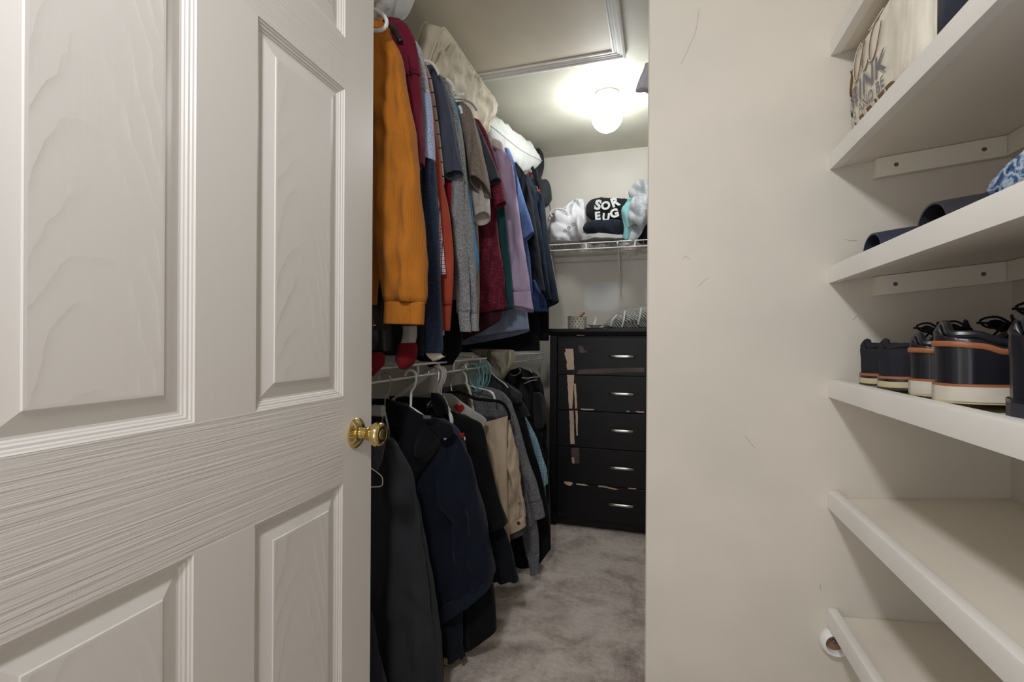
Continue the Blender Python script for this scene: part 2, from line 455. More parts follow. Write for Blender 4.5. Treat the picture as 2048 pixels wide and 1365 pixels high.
# ------------------------------------------------------------------ globe ceiling light
lc = atZ(1214, 234, 2.318)
lamp = thing('ceiling_light', 'round white glass globe light glowing on the closet ceiling', 'ceiling light', (lc.x, lc.y, CEIL-.2))
base = MB().lathe([(.0, 0), (.062, 0), (.066, .008), (.06, .016), (.05, .022), (.047, .05), (.052, .056), (.05, .062), (0, .062)], (lc.x, lc.y, CEIL), (0, 0, -1), 40).build('lamp_base', M['whiteplastic'], lamp)
gl = NT('glowing_opal_glass', .3); gl.col((250, 250, 245)); gl.b.inputs['Emission Color'].default_value = (.94, .98, 1, 1); gl.b.inputs['Emission Strength'].default_value = 54.0
MB().lathe([(.035, -.078), (.045, -.066)]+[(.079*math.sin(a), -.079*math.cos(a)) for a in [PI*(.22+.78*i/20) for i in range(20)]]+[(.001, .079)], (lc.x, lc.y, lc.z), (0, 0, -1), 40).build('globe', gl.m, lamp)

# ------------------------------------------------------------------ six-panel door standing open
KN = Vector((-.655, .928)); ang = math.radians(-1.9); E = Vector((math.sin(ang), math.cos(ang)))
def dpx(px):   # distance along the door face for a pixel column
    d = ray(px, 690); # origin (0,0): t*(dx,dy) = KN + s*E
    det = d.x*(-E.y)-(-E.x)*d.y
    s = (d.x*KN.y-d.y*KN.x)/det
    return s
def dz(px, py):
    s = dpx(px); P = KN+E*s; d = ray(px, py); return H + d.z/(Vector((d.x, d.y)).dot(P)/P.dot(P))
s_edge = dpx(743.5); pA1, pB0, pB1 = dpx(390), dpx(512), dpx(687); pA0 = pA1-(pB1-pB0)
s0 = pA0-(s_edge-pB1)
zr1, zr0 = dz(687, 792), dz(687, 968); zt = dz(687, 178); zt2 = dz(688, 76)
nrmX = Vector((E.y, -E.x))     # face normal towards +X
def D(s, z, depth=0): p = KN+E*s-nrmX*depth; return (p.x, p.y, z)
hingeP = KN+E*s0
door = thing('door_1', None, None, (hingeP.x, hingeP.y, 0), kind='structure')
mb = MB(); TH = .035
sb = [s0, pA0, pA1, pB0, pB1, s_edge]; zb = [.012, .25, zr0, zr1, zt, zt2, 1.92, 2.032]
for i in range(5):
    for j in range(7):
        if i in (1, 3) and j in (1, 3, 5): continue
        rail = j in (0, 2, 4, 6) and 1 <= i <= 3
        mi = 0 if rail else 1
        if i in (0, 4): mi = 1
        if i == 2 and j in (1, 3, 5): mi = 1
        mb.add([D(sb[i], zb[j]), D(sb[i+1], zb[j]), D(sb[i+1], zb[j+1]), D(sb[i], zb[j+1])], [(0, 1, 2, 3)], mi)
# faint joint grooves and the moulded panels
prof = [(0, 0), (.0015, .0022), (.004, .003), (.0055, .0052), (.0085, .0056), (.0105, .0082), (.0125, .0088), (.0145, .0108), (.018, .0112), (.043, .0035), (.0445, .0018), (.048, .0016)]
for (a, b) in ((pA0, pA1), (pB0, pB1)):
    for (c, d) in ((.25, zr0), (zr1, zt), (zt2, 1.92)):
        for k in range(len(prof)-1):
            (o1, d1), (o2, d2) = prof[k], prof[k+1]
            q1 = [D(a+o1, c+o1, d1), D(b-o1, c+o1, d1), D(b-o1, d-o1, d1), D(a+o1, d-o1, d1)]
            q2 = [D(a+o2, c+o2, d2), D(b-o2, c+o2, d2), D(b-o2, d-o2, d2), D(a+o2, d-o2, d2)]
            for e in range(4): f = (e+1) % 4; mb.add([q1[e], q1[f], q2[f], q2[e]], [(0, 1, 2, 3)], 3)
        o2, d2 = prof[-1]; mb.add([D(a+o2, c+o2, d2), D(b-o2, c+o2, d2), D(b-o2, d-o2, d2), D(a+o2, d-o2, d2)], [(0, 1, 2, 3)], 2)
mb.add([D(s0, .012), D(s_edge, .012), D(s_edge, 2.032), D(s0, 2.032), D(s0, .012, TH), D(s_edge, .012, TH), D(s_edge, 2.032, TH), D(s0, 2.032, TH)],
       [(1, 0, 4, 5), (2, 1, 5, 6), (3, 2, 6, 7), (0, 3, 7, 4), (5, 4, 7, 6)], 3)
mb.build('door_leaf', [M['d_rail'], M['d_stile'], M['d_panel'], M['d_mould']], door, False)
kz = dz(714, 866); ks = dpx(713)
ko = Vector(D(ks, kz)); ax = Vector((nrmX.x, nrmX.y, 0))
knob = MB().lathe([(.0, 0), (.034, 0), (.0345, .002), (.033, .004), (.028, .007), (.022, .011), (.017, .0125), (.0125, .0135), (.0115, .018), (.0135, .0185), (.0135, .022), (.0115, .0225), (.0115, .028), (.014, .030),
    (.016, .034), (.0205, .041), (.0255, .049), (.0275, .055), (.0275, .060), (.026, .0645), (.0225, .067), (.0185, .0675), (.0175, .066), (.0125, .0655), (.0115, .0675), (0, .068)], ko, ax, 48).build('door_knob', M['brass'], door)
MB().lathe([(.0185, 0), (.0182, .0008), (.0128, .0008), (.0125, 0)], ko+ax*.0662, ax, 40).build('knob_ring', M['brassdark'], knob)
# the door's other knob on the hidden side
MB().lathe([(.0, 0), (.034, 0), (.033, .004), (.017, .0125), (.0115, .018), (.0115, .028), (.0205, .041), (.0275, .055), (.026, .0645), (0, .067)], ko-ax*TH, -ax, 32).build('door_knob', M['brass'], door)

# ------------------------------------------------------------------ niche shelves: tilted boards with a nosing strip
TILT = math.tan(math.radians(5.9)); XF = .3525; 
def shz(x): return (x-XF)*TILT
bottoms = [1.757, 1.5085, 1.2605, 1.0115, .769, .513]
names = ['white niche shelf at the top, cut by the upper frame edge', 'white niche shelf carrying the printed canvas pillow', 'white niche shelf carrying the navy slide sandals',
         'white niche shelf carrying the row of black shoes', 'empty white niche shelf directly below the black shoes', 'lowest white niche shelf, above the round wall socket']
YN = -.15
SH = []
for zb_, lb in zip(bottoms, names):
    t = thing('shelf', lb, 'shelf', (XF, YN, zb_), 'tilted shelves in the niche')
    def bx(x0, x1, z0, z1, y0, y1, name, mat, bev=.0):
        m = MB(); m.box((x0, y0, 0), (x1, y1, z1-z0), bev=bev)
        for v in m.v: v.z += zb_+z0+(v.x-XF)*TILT
        return m.build(name, mat, t, False)
    bx(XF+.0195, XN-.001, .002, .020, YN, YW-.001, 'shelf_board', M['shelfraw'])
    # nosing with rounded top edges
    m = MB(); th = .0195; h = .0375; r = .004
    pr = [(0, 0), (0, h-r), (r*.3, h-r*.3), (r, h), (th-r, h), (th-r*.3, h-r*.3), (th, h-r), (th, 0)]
    vs = [(XF+x, y, zb_+z+x*TILT) for y in (YN, YW-.001) for x, z in pr]; n = len(pr)
    m.add(vs, [(i, (i+1) % n, n+(i+1) % n, n+i) for i in range(n)]+[tuple(range(n)), tuple(range(n, 2*n))[::-1]])
    m.build('nosing', M['shelf'], t, True, 30)
    SH.append(t)
    x0 = XF+.079
    cl = bx(x0, XN-.0005, -.039, .001, YW-.019, YW-.0005, 'cleat', M['shelfraw'])
    for xs in (x0+.035, XN-.055):
        zc = zb_-.019+shz(xs)
        MB().lathe([(0, .0), (.0042, 0), (.0042, .0008), (.002, .0004), (0, .0004)], (xs, YW-.019, zc), (0, -1, 0), 16).build('screw', M['screw'], cl)
    cl2 = bx(XN-.019, XN-.0005, -.039, .001, YN, YW-.0215, 'cleat', M['shelfraw'])
    for ys in (1.05, .75): MB().lathe([(0, .0), (.0042, 0), (.0042, .0008), (.002, .0004), (0, .0004)], (XN-.019, ys, zb_-.019+shz(XN-.019)), (-1, 0, 0), 16).build('screw', M['screw'], cl2)

# round rod socket on the wall under the lowest shelf
ck = atY(1668, 1284, YW-.004)
sk = thing('rod_socket', 'round white cup socket on the wall under the lowest niche shelf', 'rod socket', (ck.x, YW, ck.z-.03))
MB().lathe([(.028, 0), (.029, .004), (.028, .012), (.0245, .019), (.0225, .021), (.0205, .021), (.019, .019), (.018, .003), (0, .003)], (ck.x, YW, ck.z), (0, -1, 0), 40).build('cup', M['whiteplastic'], sk)
tan_ = simple('brown_socket_base', (126, 98, 76), .5)
MB().lathe([(.0178, 0), (.0178, .002), (0, .002)], (ck.x, YW-.003, ck.z), (0, -1, 0), 30).build('socket_base', tan_, sk)
MB().lathe([(.005, 0), (.0045, .002), (.002, .003), (0, .001)], (ck.x, YW-.005, ck.z), (0, -1, 0), 16).build('screw', M['screw'], sk)

# ------------------------------------------------------------------ wire shelves
def wire_shelf(label, p0, p1, inward, depth, zt_, drop=.042, poles=(), step=.026, rod=True):
    # p0-p1 front edge line (x,y); inward = unit vector towards the wall
    p0 = Vector((*p0, zt_)); p1 = Vector((*p1, zt_)); inw = Vector((*inward, 0)); L = (p1-p0).length; e = (p1-p0)/L
    c = (p0+p1)/2
    t = thing('wire_shelf', label, 'wire shelf', (c.x, c.y, zt_-.05), 'white wire shelving')
    MB().tube([p0, p1], .0036, 10).build('front_rail', M['wire'], t)
    dn = Vector((0, 0, -drop))
    MB().tube([p0+dn, p1+dn], .0036, 10).build('lower_rail', M['wire'], t)
    MB().tube([p0+inw*depth, p1+inw*depth], .0034, 8).build('back_rail', M['wire'], t)
    MB().tube([p0+inw*depth*.5-Vector((0, 0, .005)), p1+inw*depth*.5-Vector((0, 0, .005))], .003, 8).build('middle_rail', M['wire'], t)
    m = MB(); k = 0; n = int(L/step)
    for i in range(n+1):
        a = p0+e*(i*L/n); m.tube([a, a+inw*depth], .0013, 5, cap=False)
    m.build('deck_wires', M['wire'], t)
    k = .13
    while k < L:
        a = p0+e*k; MB().tube([a, a+dn], .0042, 8, flat=.8).build('drop_tie', M['wire'], t); k += .3
    if rod: pass
    for s in poles:
        a = p0+e*s+dn*.2; b = p0+e*s+inw*(depth+.02)+Vector((0, 0, -.31))
        pl = MB().tube([a, b], .0095, 8, flat=.5).build('support_pole', M['whiteplastic'], t)
        MB().box((b.x-.008, b.y-.004, b.z-.022), (b.x+.008, b.y+.001, b.z+.012), bev=.002).build('pole_foot', M['wire'], pl)
    return t
ZB = 1.752
bs = wire_shelf('white wire shelf on the back wall above the dresser', (XLW+.02, 3.015), (XRW-.01, 3.015), (0, 1), .302, ZB, .037, poles=(.49, .925))
LX, LZ = -.80, 1.046
ls = wire_shelf('white wire shelf on the left wall over the lower clothes', (LX, .45), (LX, 2.16), (-1, 0), .395, LZ, .040, poles=(.55, 1.2))
ls2 = wire_shelf('short white wire shelf on the left wall behind the cream cap, beside the dresser', (LX+.02, 2.42), (LX+.02, 3.27), (-1, 0), .41, LZ, .036)
US = wire_shelf('white wire shelf under the pillows over the upper clothes', (-.865, .45), (-.865, 3.27), (-1, 0), .33, 2.165, .045)
URS = wire_shelf('white wire shelf high on the right wall, hidden behind the partition', (.03, 1.36), (.03, 3.0), (1, 0), .42, 2.155, .045)

# ------------------------------------------------------------------ dresser
DX0, DX1, DY, DT = -.648, .222, 2.878, 1.207
dr = thing('dresser', 'tall black five-drawer dresser with peeling veneer against the back wall', 'dresser', ((DX0+DX1)/2, (DY+YB)/2, 0))
m = MB()
m.box((DX0, DY, 0), (DX0+.045, YB-.02, 1.165), 0, .002); m.box((DX1-.045, DY, 0), (DX1, YB-.02, 1.165), 0, .002)
m.box((DX0+.045, DY+.02, .03), (DX1-.045, YB-.02, 1.165), 0)
m.box((DX0+.045, DY+.008, .012), (DX1-.045, DY+.03, .055), 0, .002)
m.build('carcass', M['veneer'], dr, False)
m = MB(); prof = [(0, 1.165), (-.012, 1.168), (-.016, 1.176), (-.012, 1.184), (-.02, 1.188), (-.02, 1.204), (-.017, DT)]
x0, x1, y1 = DX0, DX1, YB-.015; vs = []
for d_, z in prof: vs += [(x0+d_, DY+d_, z), (x1-d_, DY+d_, z), (x1-d_, y1, z), (x0+d_, y1, z)]
m.add(vs, [(4*i+k, 4*i+(k+1) % 4, 4*i+4+(k+1) % 4, 4*i+4+k) for i in range(len(prof)-1) for k in range(4)]+[tuple(range(4))[::-1], tuple(4*(len(prof)-1)+k for k in range(4))])
m.build('dresser_top', M['veneer'], dr, False)
zs = [.052, .268, .489, .709, .926, 1.158]
cxh = (atY(1218, 788, DY).x+atY(1270, 788, DY).x)/2
hz_ = [atY(1244, y, DY-.02).z for y in (1012, 938, 863, 789, 714)]
drawers = []
for i in range(5):
    d_ = MB().box((DX0+.05, DY-.004, zs[i]+.0015), (DX1-.05, DY+.018, zs[i+1]-.0015), 0, .0025).build('drawer', M['veneer'], dr, False)
    drawers.append(d_)
    c = Vector((cxh, DY-.004, hz_[i])); P = []
    for u in [-1, -.93, -.8, -.4, 0, .4, .8, .93, 1]:
        P.append(c+Vector((.072*u, -(.004+.018*(1-abs(u)**6)**.5 if abs(u) < 1 else .0), 0)))
    MB().tube(P, .0078, 12, flat=.5, up=(0, 0, 1)).build('handle', M['steel'], d_)
def patch(pts, par, mat=None, name='peeled_patch', off=.0052):
    vs = [atY(x, y, DY-off) for x, y in pts]; n = len(vs); bk = [v+Vector((0, .0012, 0)) for v in vs]
    F = [tuple(range(n))]+[(i, n+i, n+(i+1) % n, (i+1) % n) for i in range(n)]
    return newobj(name, vs+bk, F, mat or M['peel'], par, False)
def zx(x): return 1080+x/3.414
def zy(y): return 680+y/3.414
def jag(x0, y0, x1, y1, wtop, wbot, n=14, amp=1.2):
    L = []; R = []
    for i in range(n+1):
        t = i/n; y = y0+(y1-y0)*t; x = x0+(x1-x0)*t; w_ = wtop+(wbot-wtop)*t
        L.append((x+random.uniform(-amp, amp*.6)*(1 if t < .5 else .4), y)); R.append((x+w_+random.uniform(-.5, .5), y))
    return L+R[::-1]
patch(jag(zx(175), zy(62), zx(186), zy(205), 15.5, 14, 16, 3.0), drawers[4])
patch(jag(zx(186), zy(240), zx(198), zy(470), 14, 6.6, 14), drawers[3]); patch(jag(zx(232), zy(300), zx(240), zy(470), 3.4, 4.2, 8, .6), drawers[3])
patch(jag(zx(201), zy(484), zx(208), zy(712), 8, 8.2, 14, .6), drawers[2]); patch(jag(zx(241), zy(484), zx(250), zy(655), 4.8, 2.6, 10, .6), drawers[2])
patch(jag(zx(215), zy(738), zx(216), zy(845), 15, 16, 8, 1), drawers[1], M['peelgrey']); patch(jag(zx(217), zy(805), zx(222), zy(845), 5, 4, 5, 1), drawers[1], M['peel'], off=.0056)
patch([(zx(262), zy(205)), (zx(400), zy(197)), (zx(712), zy(190)), (zx(712), zy(220)), (zx(560), zy(222)), (zx(420), zy(232)), (zx(250), zy(236))], drawers[4], M['peelgrey'])
patch([(zx(278), zy(470)), (zx(366), zy(474)), (zx(368), zy(481)), (zx(300), zy(481)), (zx(278), zy(477))], drawers[3])
patch([(zx(590), zy(485)), (zx(612), zy(487)), (zx(612), zy(494)), (zx(590), zy(492))], drawers[3])
patch([(zx(650), zy(488)), (zx(712), zy(491)), (zx(712), zy(499)), (zx(668), zy(498))], drawers[3])
patch([(zx(165), zy(968)), (zx(215), zy(972)), (zx(225), zy(984)), (zx(205), zy(1000)), (zx(180), zy(990)), (zx(166), zy(980))], drawers[0])
patch([(zx(245), zy(982)), (zx(300), zy(986)), (zx(334), zy(996)), (zx(310), zy(998)), (zx(250), zy(990))], drawers[0])
patch([(zx(396), zy(995)), (zx(440), zy(999)), (zx(535), zy(1022)), (zx(520), zy(1027)), (zx(430), zy(1008)), (zx(400), zy(1006))], drawers[0])
patch([(zx(600), zy(1012)), (zx(655), zy(1016)), (zx(658), zy(1023)), (zx(604), zy(1018))], drawers[0])
patch([(zx(262), zy(42)), (zx(292), zy(44)), (zx(302), zy(70)), (zx(322), zy(80)), (zx(318), zy(88)), (zx(272), zy(90))], drawers[4], M['peelgrey'])
patch([(1153, 669.5), (1168, 669), (1169, 671), (1154, 671.5)], dr, M['peel'], off=.0125)
patch([(1159, 655.5), (1167, 655.5), (1168, 658), (1160, 658.5)], dr, M['peel'], off=.022)

# ------------------------------------------------------------------ hangers
def hanger(label, Y, X, zrod, mat, r=.0035, half=.205, hookr=.0022, hookmat=None, group=None, yaw=0, bar=True, dropz=0, hook_h=.075, name='clothes_hanger'):
    t = thing(name, label, 'hanger', (X, Y, zrod-.2+dropz), group)
    cyw, syw = math.cos(yaw), math.sin(yaw)
    def P(u, z): return Vector((X+u*cyw, Y+u*syw, zrod+z))
    hk = [P(-.020*math.cos(a)*-1 if False else .021*math.cos(a), .006+.021*math.sin(a)) for a in [PI*(-.12+k*1.12/12) for k in range(13)]][::-1]
    # hook runs over the rod and comes down centred
    pts = hk+[P(.021, -.004), P(.014, -.03), P(.002, -.045), P(0, -hook_h)]
    MB().tube(pts, hookr, 8).build('hook', hookmat or mat, t)
    a = smoothpts([P(0, -hook_h), P(half*.25, -hook_h-.018), P(half*.7, -hook_h-.062), P(half-.01, -hook_h-.098), P(half, -hook_h-.112), P(half-.008, -hook_h-.122)], 5)
    b = smoothpts([P(0, -hook_h), P(-half*.25, -hook_h-.018), P(-half*.7, -hook_h-.062), P(-half+.01, -hook_h-.098), P(-half, -hook_h-.112), P(-half+.008, -hook_h-.122)], 5)
    if not bar: a, b = a[:-10], b[:-10]
    MB().tube(b[::-1]+a[1:], r, 8).build('shoulder', mat, t)
    if bar: MB().tube([b[-1], a[-1]], r, 8).build('bar', mat, t)
    return t

# ------------------------------------------------------------------ upper row of clothes, front to back
F = fabric
ochre = F('ochre_waffle_knit', (184, 114, 40), 'knit')
g = garment('sweater', 'mustard orange ribbed sweater hanging at the front of the upper row', 'sweater', 1.16, 'clothes on the upper rail')
loft('sleeve', [(735, 62, 774, 60, .025), (730, 110, 798, 108, .036), (731, 190, 815, 190, .042), (736, 300, 830, 300, .044), (742, 400, 840, 400, .044), (750, 480, 847, 480, .044), (760, 545, 851, 543, .042), (766, 590, 852, 590, .04), (769, 604, 850, 606, .034)], 1.15, ochre, g, fold=.009)
loft('cuff', [(769, 603, 851, 605, .034), (772, 608, 848, 610, .031), (771, 630, 847, 632, .031), (770, 648, 846, 650, .03)], 1.15, ochre, g, fold=.002, hem='open', nrow=16)
loft('body', [(None, 34, 773, 34, .015), (None, 95, 788, 95, .022), (None, 200, 790, 200, .024), (None, 300, 784, 300, .024), (None, 430, 772, 430, .024), (None, 560, 757, 555, .024), (None, 612, 754, 610, .022)], 1.215, ochre, g, fold=.006)

maroon = F('maroon_waffle', (118, 30, 54), 'waffle')
g = garment('hoodie', 'maroon waffle-knit hoodie with a hood, right behind the mustard sweater', 'hoodie', 1.26, 'clothes on the upper rail')
loft('sleeve', [(792, 120, 834, 110, .02), (800, 150, 838, 145, .024), (806, 200, 841, 200, .024), (810, 270, 842, 270, .024), (812, 325, 842, 328, .022)], 1.265, maroon, g, fold=.005)
loft('hood', [(765, 34, 800, 38, .012), (760, 55, 818, 55, .022), (766, 85, 829, 85, .026), (780, 115, 835, 115, .026), (792, 138, 838, 138, .022), (806, 148, 838, 146, .012)], 1.25, maroon, g, fold=.007, hem='closed')
loft('body', [(None, 100, 800, 100, .02), (None, 200, 812, 200, .022), (None, 400, 812, 400, .022), (None, 500, 800, 500, .02)], 1.285, maroon, g)
MB().tube(smoothpts([atY(x, y, 1.222) for x, y in ((785, 50), (797, 62), (806, 80), (812, 105), (816, 130), (818, 143))], 5), .0022, 6).build('hood_seam', maroon, g)
blackfab = F('black_cloth', (26, 27, 31)); blackleather = simple('black_leather', (24, 25, 28), .38)
g = garment('jacket', 'black padded jacket with a small patch on its lower sleeve, under the mustard sweater', 'jacket', 1.33, 'clothes on the upper rail')
loft('body', [(None, 330, 843, 330, .014), (None, 400, 846, 400, .018), (None, 560, 850, 560, .018), (None, 700, 848, 700, .02), (None, 712, 846, 712, .018)], 1.325, F('ink_cloth', (28, 31, 40)), g, fold=.006)
loft('sleeve', [(700, 560, 762, 560, .02), (700, 600, 776, 612, .03), (700, 640, 780, 640, .032), (700, 665, 782, 668, .03), (700, 705, 783, 703, .03)], 1.255, blackleather, g, fold=.006)
pp = [atY(x, y, 1.222) for x, y in ((742, 633), (777, 634), (778, 660), (742, 663))]
pt = newobj('sleeve_patch', pp+[p+Vector((0, .004, 0)) for p in pp], [(0, 1, 2, 3), (0, 4, 5, 1), (1, 5, 6, 2), (2, 6, 7, 3), (3, 7, 4, 0)], simple('patch_leather', (38, 38, 42), .5), g, False)
for (a, b, c, d, col_, nm) in ((743, 642, 748, 648, (200, 30, 40), 'patch_red_mark'), (745, 650, 751, 652, (225, 225, 225), 'patch_white_mark')):
    q = [atY(x, y, 1.2205) for x, y in ((a, b), (c, b), (c, d), (a, d))]
    newobj(nm, q+[p+Vector((0, .0012, 0)) for p in q], [(0, 1, 2, 3), (0, 4, 5, 1), (1, 5, 6, 2), (2, 6, 7, 3), (3, 7, 4, 0)], simple(nm, col_, .5), pt, False)
MB().tube(smoothpts([atY(x, y, 1.30) for x, y in ((835, 326), (842, 328), (843, 334), (838, 340), (834, 338))], 5), .0012, 6).build('zip_ring', M['chrome'], g)

g = garment('shirt', 'grey, pale blue and navy colour-blocked long-sleeve shirt left of the rust sweatshirt', 'shirt', 1.375, 'clothes on the upper rail')
lg = F('light_grey_heather', (178, 178, 190), 'heather'); pb = F('pale_blue_heather', (164, 178, 212), 'heather', dim((164, 178, 212), .9)); nv = F('navy_denim_knit', (42, 52, 74), 'heather', (28, 35, 54))
loft('shoulder', [(815, 82, 834, 84, .012), (815, 100, 842, 100, .018), (820, 130, 849, 130, .02), (828, 180, 858, 178, .02), (832, 192, 860, 188, .02)], 1.365, lg, g, fold=.003)
loft('upper_sleeve', [(832, 190, 860, 187, .02), (834, 240, 865, 240, .021), (836, 316, 869, 322, .021)], 1.363, pb, g, fold=.003)
loft('lower_sleeve', [(837, 316, 869, 322, .021), (842, 400, 873, 400, .023), (845, 500, 877, 500, .024), (846, 600, 880, 600, .024), (848, 680, 883, 680, .023), (850, 706, 884, 707, .02)], 1.362, nv, g, fold=.004)
loft('cuff', [(853, 704, 881, 706, .016), (858, 714, 884, 712, .02), (866, 723, 889, 713, .02)], 1.362, F('cream_cuff', (205, 196, 186)), g, fold=.004, nrow=14)
loft('body', [(None, 95, 835, 95, .016), (None, 300, 845, 300, .016), (None, 520, 855, 520, .016), (None, 690, 856, 690, .016)], 1.395, nv, g)

g = garment('shirt', 'white shirt with a navy and pink windowpane check beside the navy sleeve', 'shirt', 1.43, 'clothes on the upper rail')
loft('body', [(None, 230, 858, 230, .012), (None, 330, 866, 332, .014), (None, 400, 877, 400, .014), (None, 480, 885, 480, .014), (None, 556, 892, 549, .014)], 1.425, F('windowpane_check', (225, 222, 232), 'check', (54, 66, 116), (222, 160, 176)), g, fold=.003)

rust = F('rust_fleece', (166, 72, 54))
g = garment('sweatshirt', 'rust red sweatshirt with a ribbed cuff behind the checked shirt', 'sweatshirt', 1.465, 'clothes on the upper rail')
loft('sleeve', [(828, 122, 850, 124, .012), (835, 170, 857, 170, .018), (842, 230, 866, 230, .02), (852, 300, 877, 300, .02), (860, 360, 884, 360, .02), (866, 420, 895, 420, .02), (872, 500, 904, 500, .02), (876, 560, 906, 560, .02), (877, 612, 903, 610, .018)], 1.465, rust, g, fold=.004)
loft('cuff', [(877, 611, 903, 609, .018), (879, 617, 902, 616, .016), (881, 640, 900, 640, .016), (882, 662, 898, 662, .015)], 1.465, rust, g, fold=.001, nrow=14)
loft('body', [(None, 150, 850, 150, .012), (None, 400, 872, 400, .014), (None, 630, 880, 630, .014)], 1.49, rust, g)
loft('undershirt_hem', [(872, 640, 888, 640, .008), (876, 672, 888, 671, .01)], 1.47, F('white_cotton', (208, 204, 200)), g, nrow=10)

g = garment('t_shirt', 'cream t-shirt with thin black stripes, a sliver left of the slate t-shirt', 't-shirt', 1.52, 'clothes on the upper rail')
cm = F('cream_striped', (196, 186, 176), 'stripe', (34, 34, 40))
loft('body', [(None, 122, 850, 124, .008), (None, 160, 863, 160, .012), (None, 220, 873, 220, .012), (None, 280, 881, 280, .012), (None, 340, 887, 340, .012), (None, 372, 889, 370, .012)], 1.515, cm, g, fold=.002)

slate = F('slate_jersey', (72, 76, 92))
g = garment('t_shirt', 'slate grey short-sleeve t-shirt left of the heather grey sweatshirt', 't-shirt', 1.56, 'clothes on the upper rail')
loft('sleeve', [(858, 130, 868, 131, .008), (864, 150, 880, 152, .018), (870, 180, 892, 182, .026), (876, 230, 902, 232, .03), (882, 290, 913, 290, .034), (888, 345, 924, 338, .036), (890, 352, 925, 342, .036)], 1.56, slate, g, fold=.006, hemtilt=.006)
loft('body', [(None, 130, 862, 130, .01), (None, 250, 876, 250, .012), (None, 420, 882, 420, .012), (None, 560, 890, 560, .012)], 1.585, slate, g)
g = garment('t_shirt', 'dark red t-shirt showing under the slate sleeve hem', 't-shirt', 1.6, 'clothes on the upper rail')
loft('body', [(None, 320, 902, 320, .01), (None, 400, 905, 400, .012), (None, 470, 908, 470, .012), (None, 600, 906, 600, .012)], 1.607, F('dark_red_cotton', (136, 24, 40)), g, fold=.004)

gh = F('grey_heather_fleece', (140, 142, 144), 'heather', (88, 90, 94))
g = garment('sweatshirt', 'heather grey sweatshirt with two hanging ribbed cuffs, left of the blue shirt', 'sweatshirt', 1.64, 'clothes on the upper rail')
loft('body', [(866, 152, 884, 152, .008), (None, 165, 895, 165, .014), (None, 200, 908, 200, .016), (None, 300, 925, 300, .016), (None, 420, 936, 420, .016), (890, 560, 940, 560, .014)], 1.66, gh, g, fold=.004)
loft('sleeve', [(896, 215, 912, 215, .012), (905, 300, 928, 300, .018), (916, 420, 940, 420, .02), (930, 540, 949, 540, .02), (936, 600, 952, 600, .02), (939, 629, 953, 629, .016)], 1.655, gh, g, fold=.005)
loft('sleeve', [(894, 235, 908, 235, .012), (900, 320, 922, 320, .02), (904, 440, 930, 440, .022), (910, 550, 937, 550, .022), (913, 600, 939, 600, .022), (914, 626, 940, 626, .018)], 1.615, gh, g, fold=.006)
loft('cuff', [(915, 624, 940, 625, .018), (917, 632, 939, 632, .015), (919, 650, 941, 650, .016), (921, 664, 942, 665, .016)], 1.615, gh, g, fold=.001, nrow=14)
loft('cuff', [(939, 628, 953, 628, .015), (941, 636, 954, 636, .013), (942, 650, 956, 650, .014), (943, 663, 958, 663, .014)], 1.652, gh, g, fold=.001, nrow=14)

g = garment('shirt', 'bright blue long-sleeve shirt, a narrow strip between the grey sweatshirt and taupe t-shirt', 'shirt', 1.69, 'clothes on the upper rail')
loft('sleeve', [(898, 192, 908, 194, .008), (902, 215, 915, 216, .012), (908, 260, 922, 260, .014), (914, 320, 930, 320, .014), (922, 370, 937, 370, .014), (928, 420, 944, 420, .014), (936, 480, 951, 480, .014), (941, 515, 956, 518, .014), (943, 545, 951, 552, .012), (944, 565, 947, 566, .008)], 1.695, F('blue_jersey', (64, 142, 200)), g, fold=.004, hem='closed')

taupe = F('taupe_jersey', (122, 110, 102), 'heather', dim((122, 110, 102), .88))
g = garment('t_shirt', 'taupe short-sleeve t-shirt with its wide sleeve opening facing down', 't-shirt', 1.75, 'clothes on the upper rail')
loft('sleeve', [(912, 204, 926, 204, .008), (916, 222, 941, 220, .02), (924, 255, 950, 250, .032), (932, 300, 961, 292, .044), (938, 335, 971, 330, .054), (940, 352, 977, 368, .058)], 1.745, taupe, g, fold=.006, hemtilt=.026)
loft('body', [(None, 210, 922, 210, .01), (None, 260, 936, 260, .012), (None, 330, 941, 330, .012), (905, 376, 943, 374, .012)], 1.775, taupe, g, fold=.004)
crm = F('cream_jersey', (198, 190, 182))
g = garment('t_shirt', 'cream t-shirt with a folded sleeve hem below the taupe sleeve', 't-shirt', 1.83, 'clothes on the upper rail')
loft('sleeve', [(925, 300, 962, 300, .02), (935, 360, 970, 360, .03), (940, 395, 976, 385, .036), (946, 425, 978, 412, .038)], 1.83, crm, g, fold=.004)
loft('sleeve_hem', [(945, 421, 978, 409, .039), (948, 438, 979, 424, .041)], 1.83, crm, g, fold=.002, nrow=10, hemtilt=.014)
loft('body', [(None, 300, 942, 300, .01), (None, 440, 955, 440, .012), (None, 560, 959, 560, .012), (None, 655, 957, 655, .012)], 1.855, crm, g, fold=.003)

char = F('charcoal_jersey', (62, 65, 72))
g = garment('t_shirt', 'charcoal short-sleeve t-shirt overlapping the textured maroon shirt', 't-shirt', 1.9, 'clothes on the upper rail')
loft('sleeve', [(935, 230, 946, 232, .008), (942, 255, 960, 258, .018), (950, 290, 974, 290, .026), (962, 330, 988, 325, .032), (975, 369, 1000, 358, .034)], 1.9, char, g, fold=.004)
loft('body', [(None, 235, 945, 235, .01), (None, 400, 958, 400, .012), (None, 620, 955, 620, .012)], 1.93, F('dark_plum_cotton', (52, 34, 44)), g)

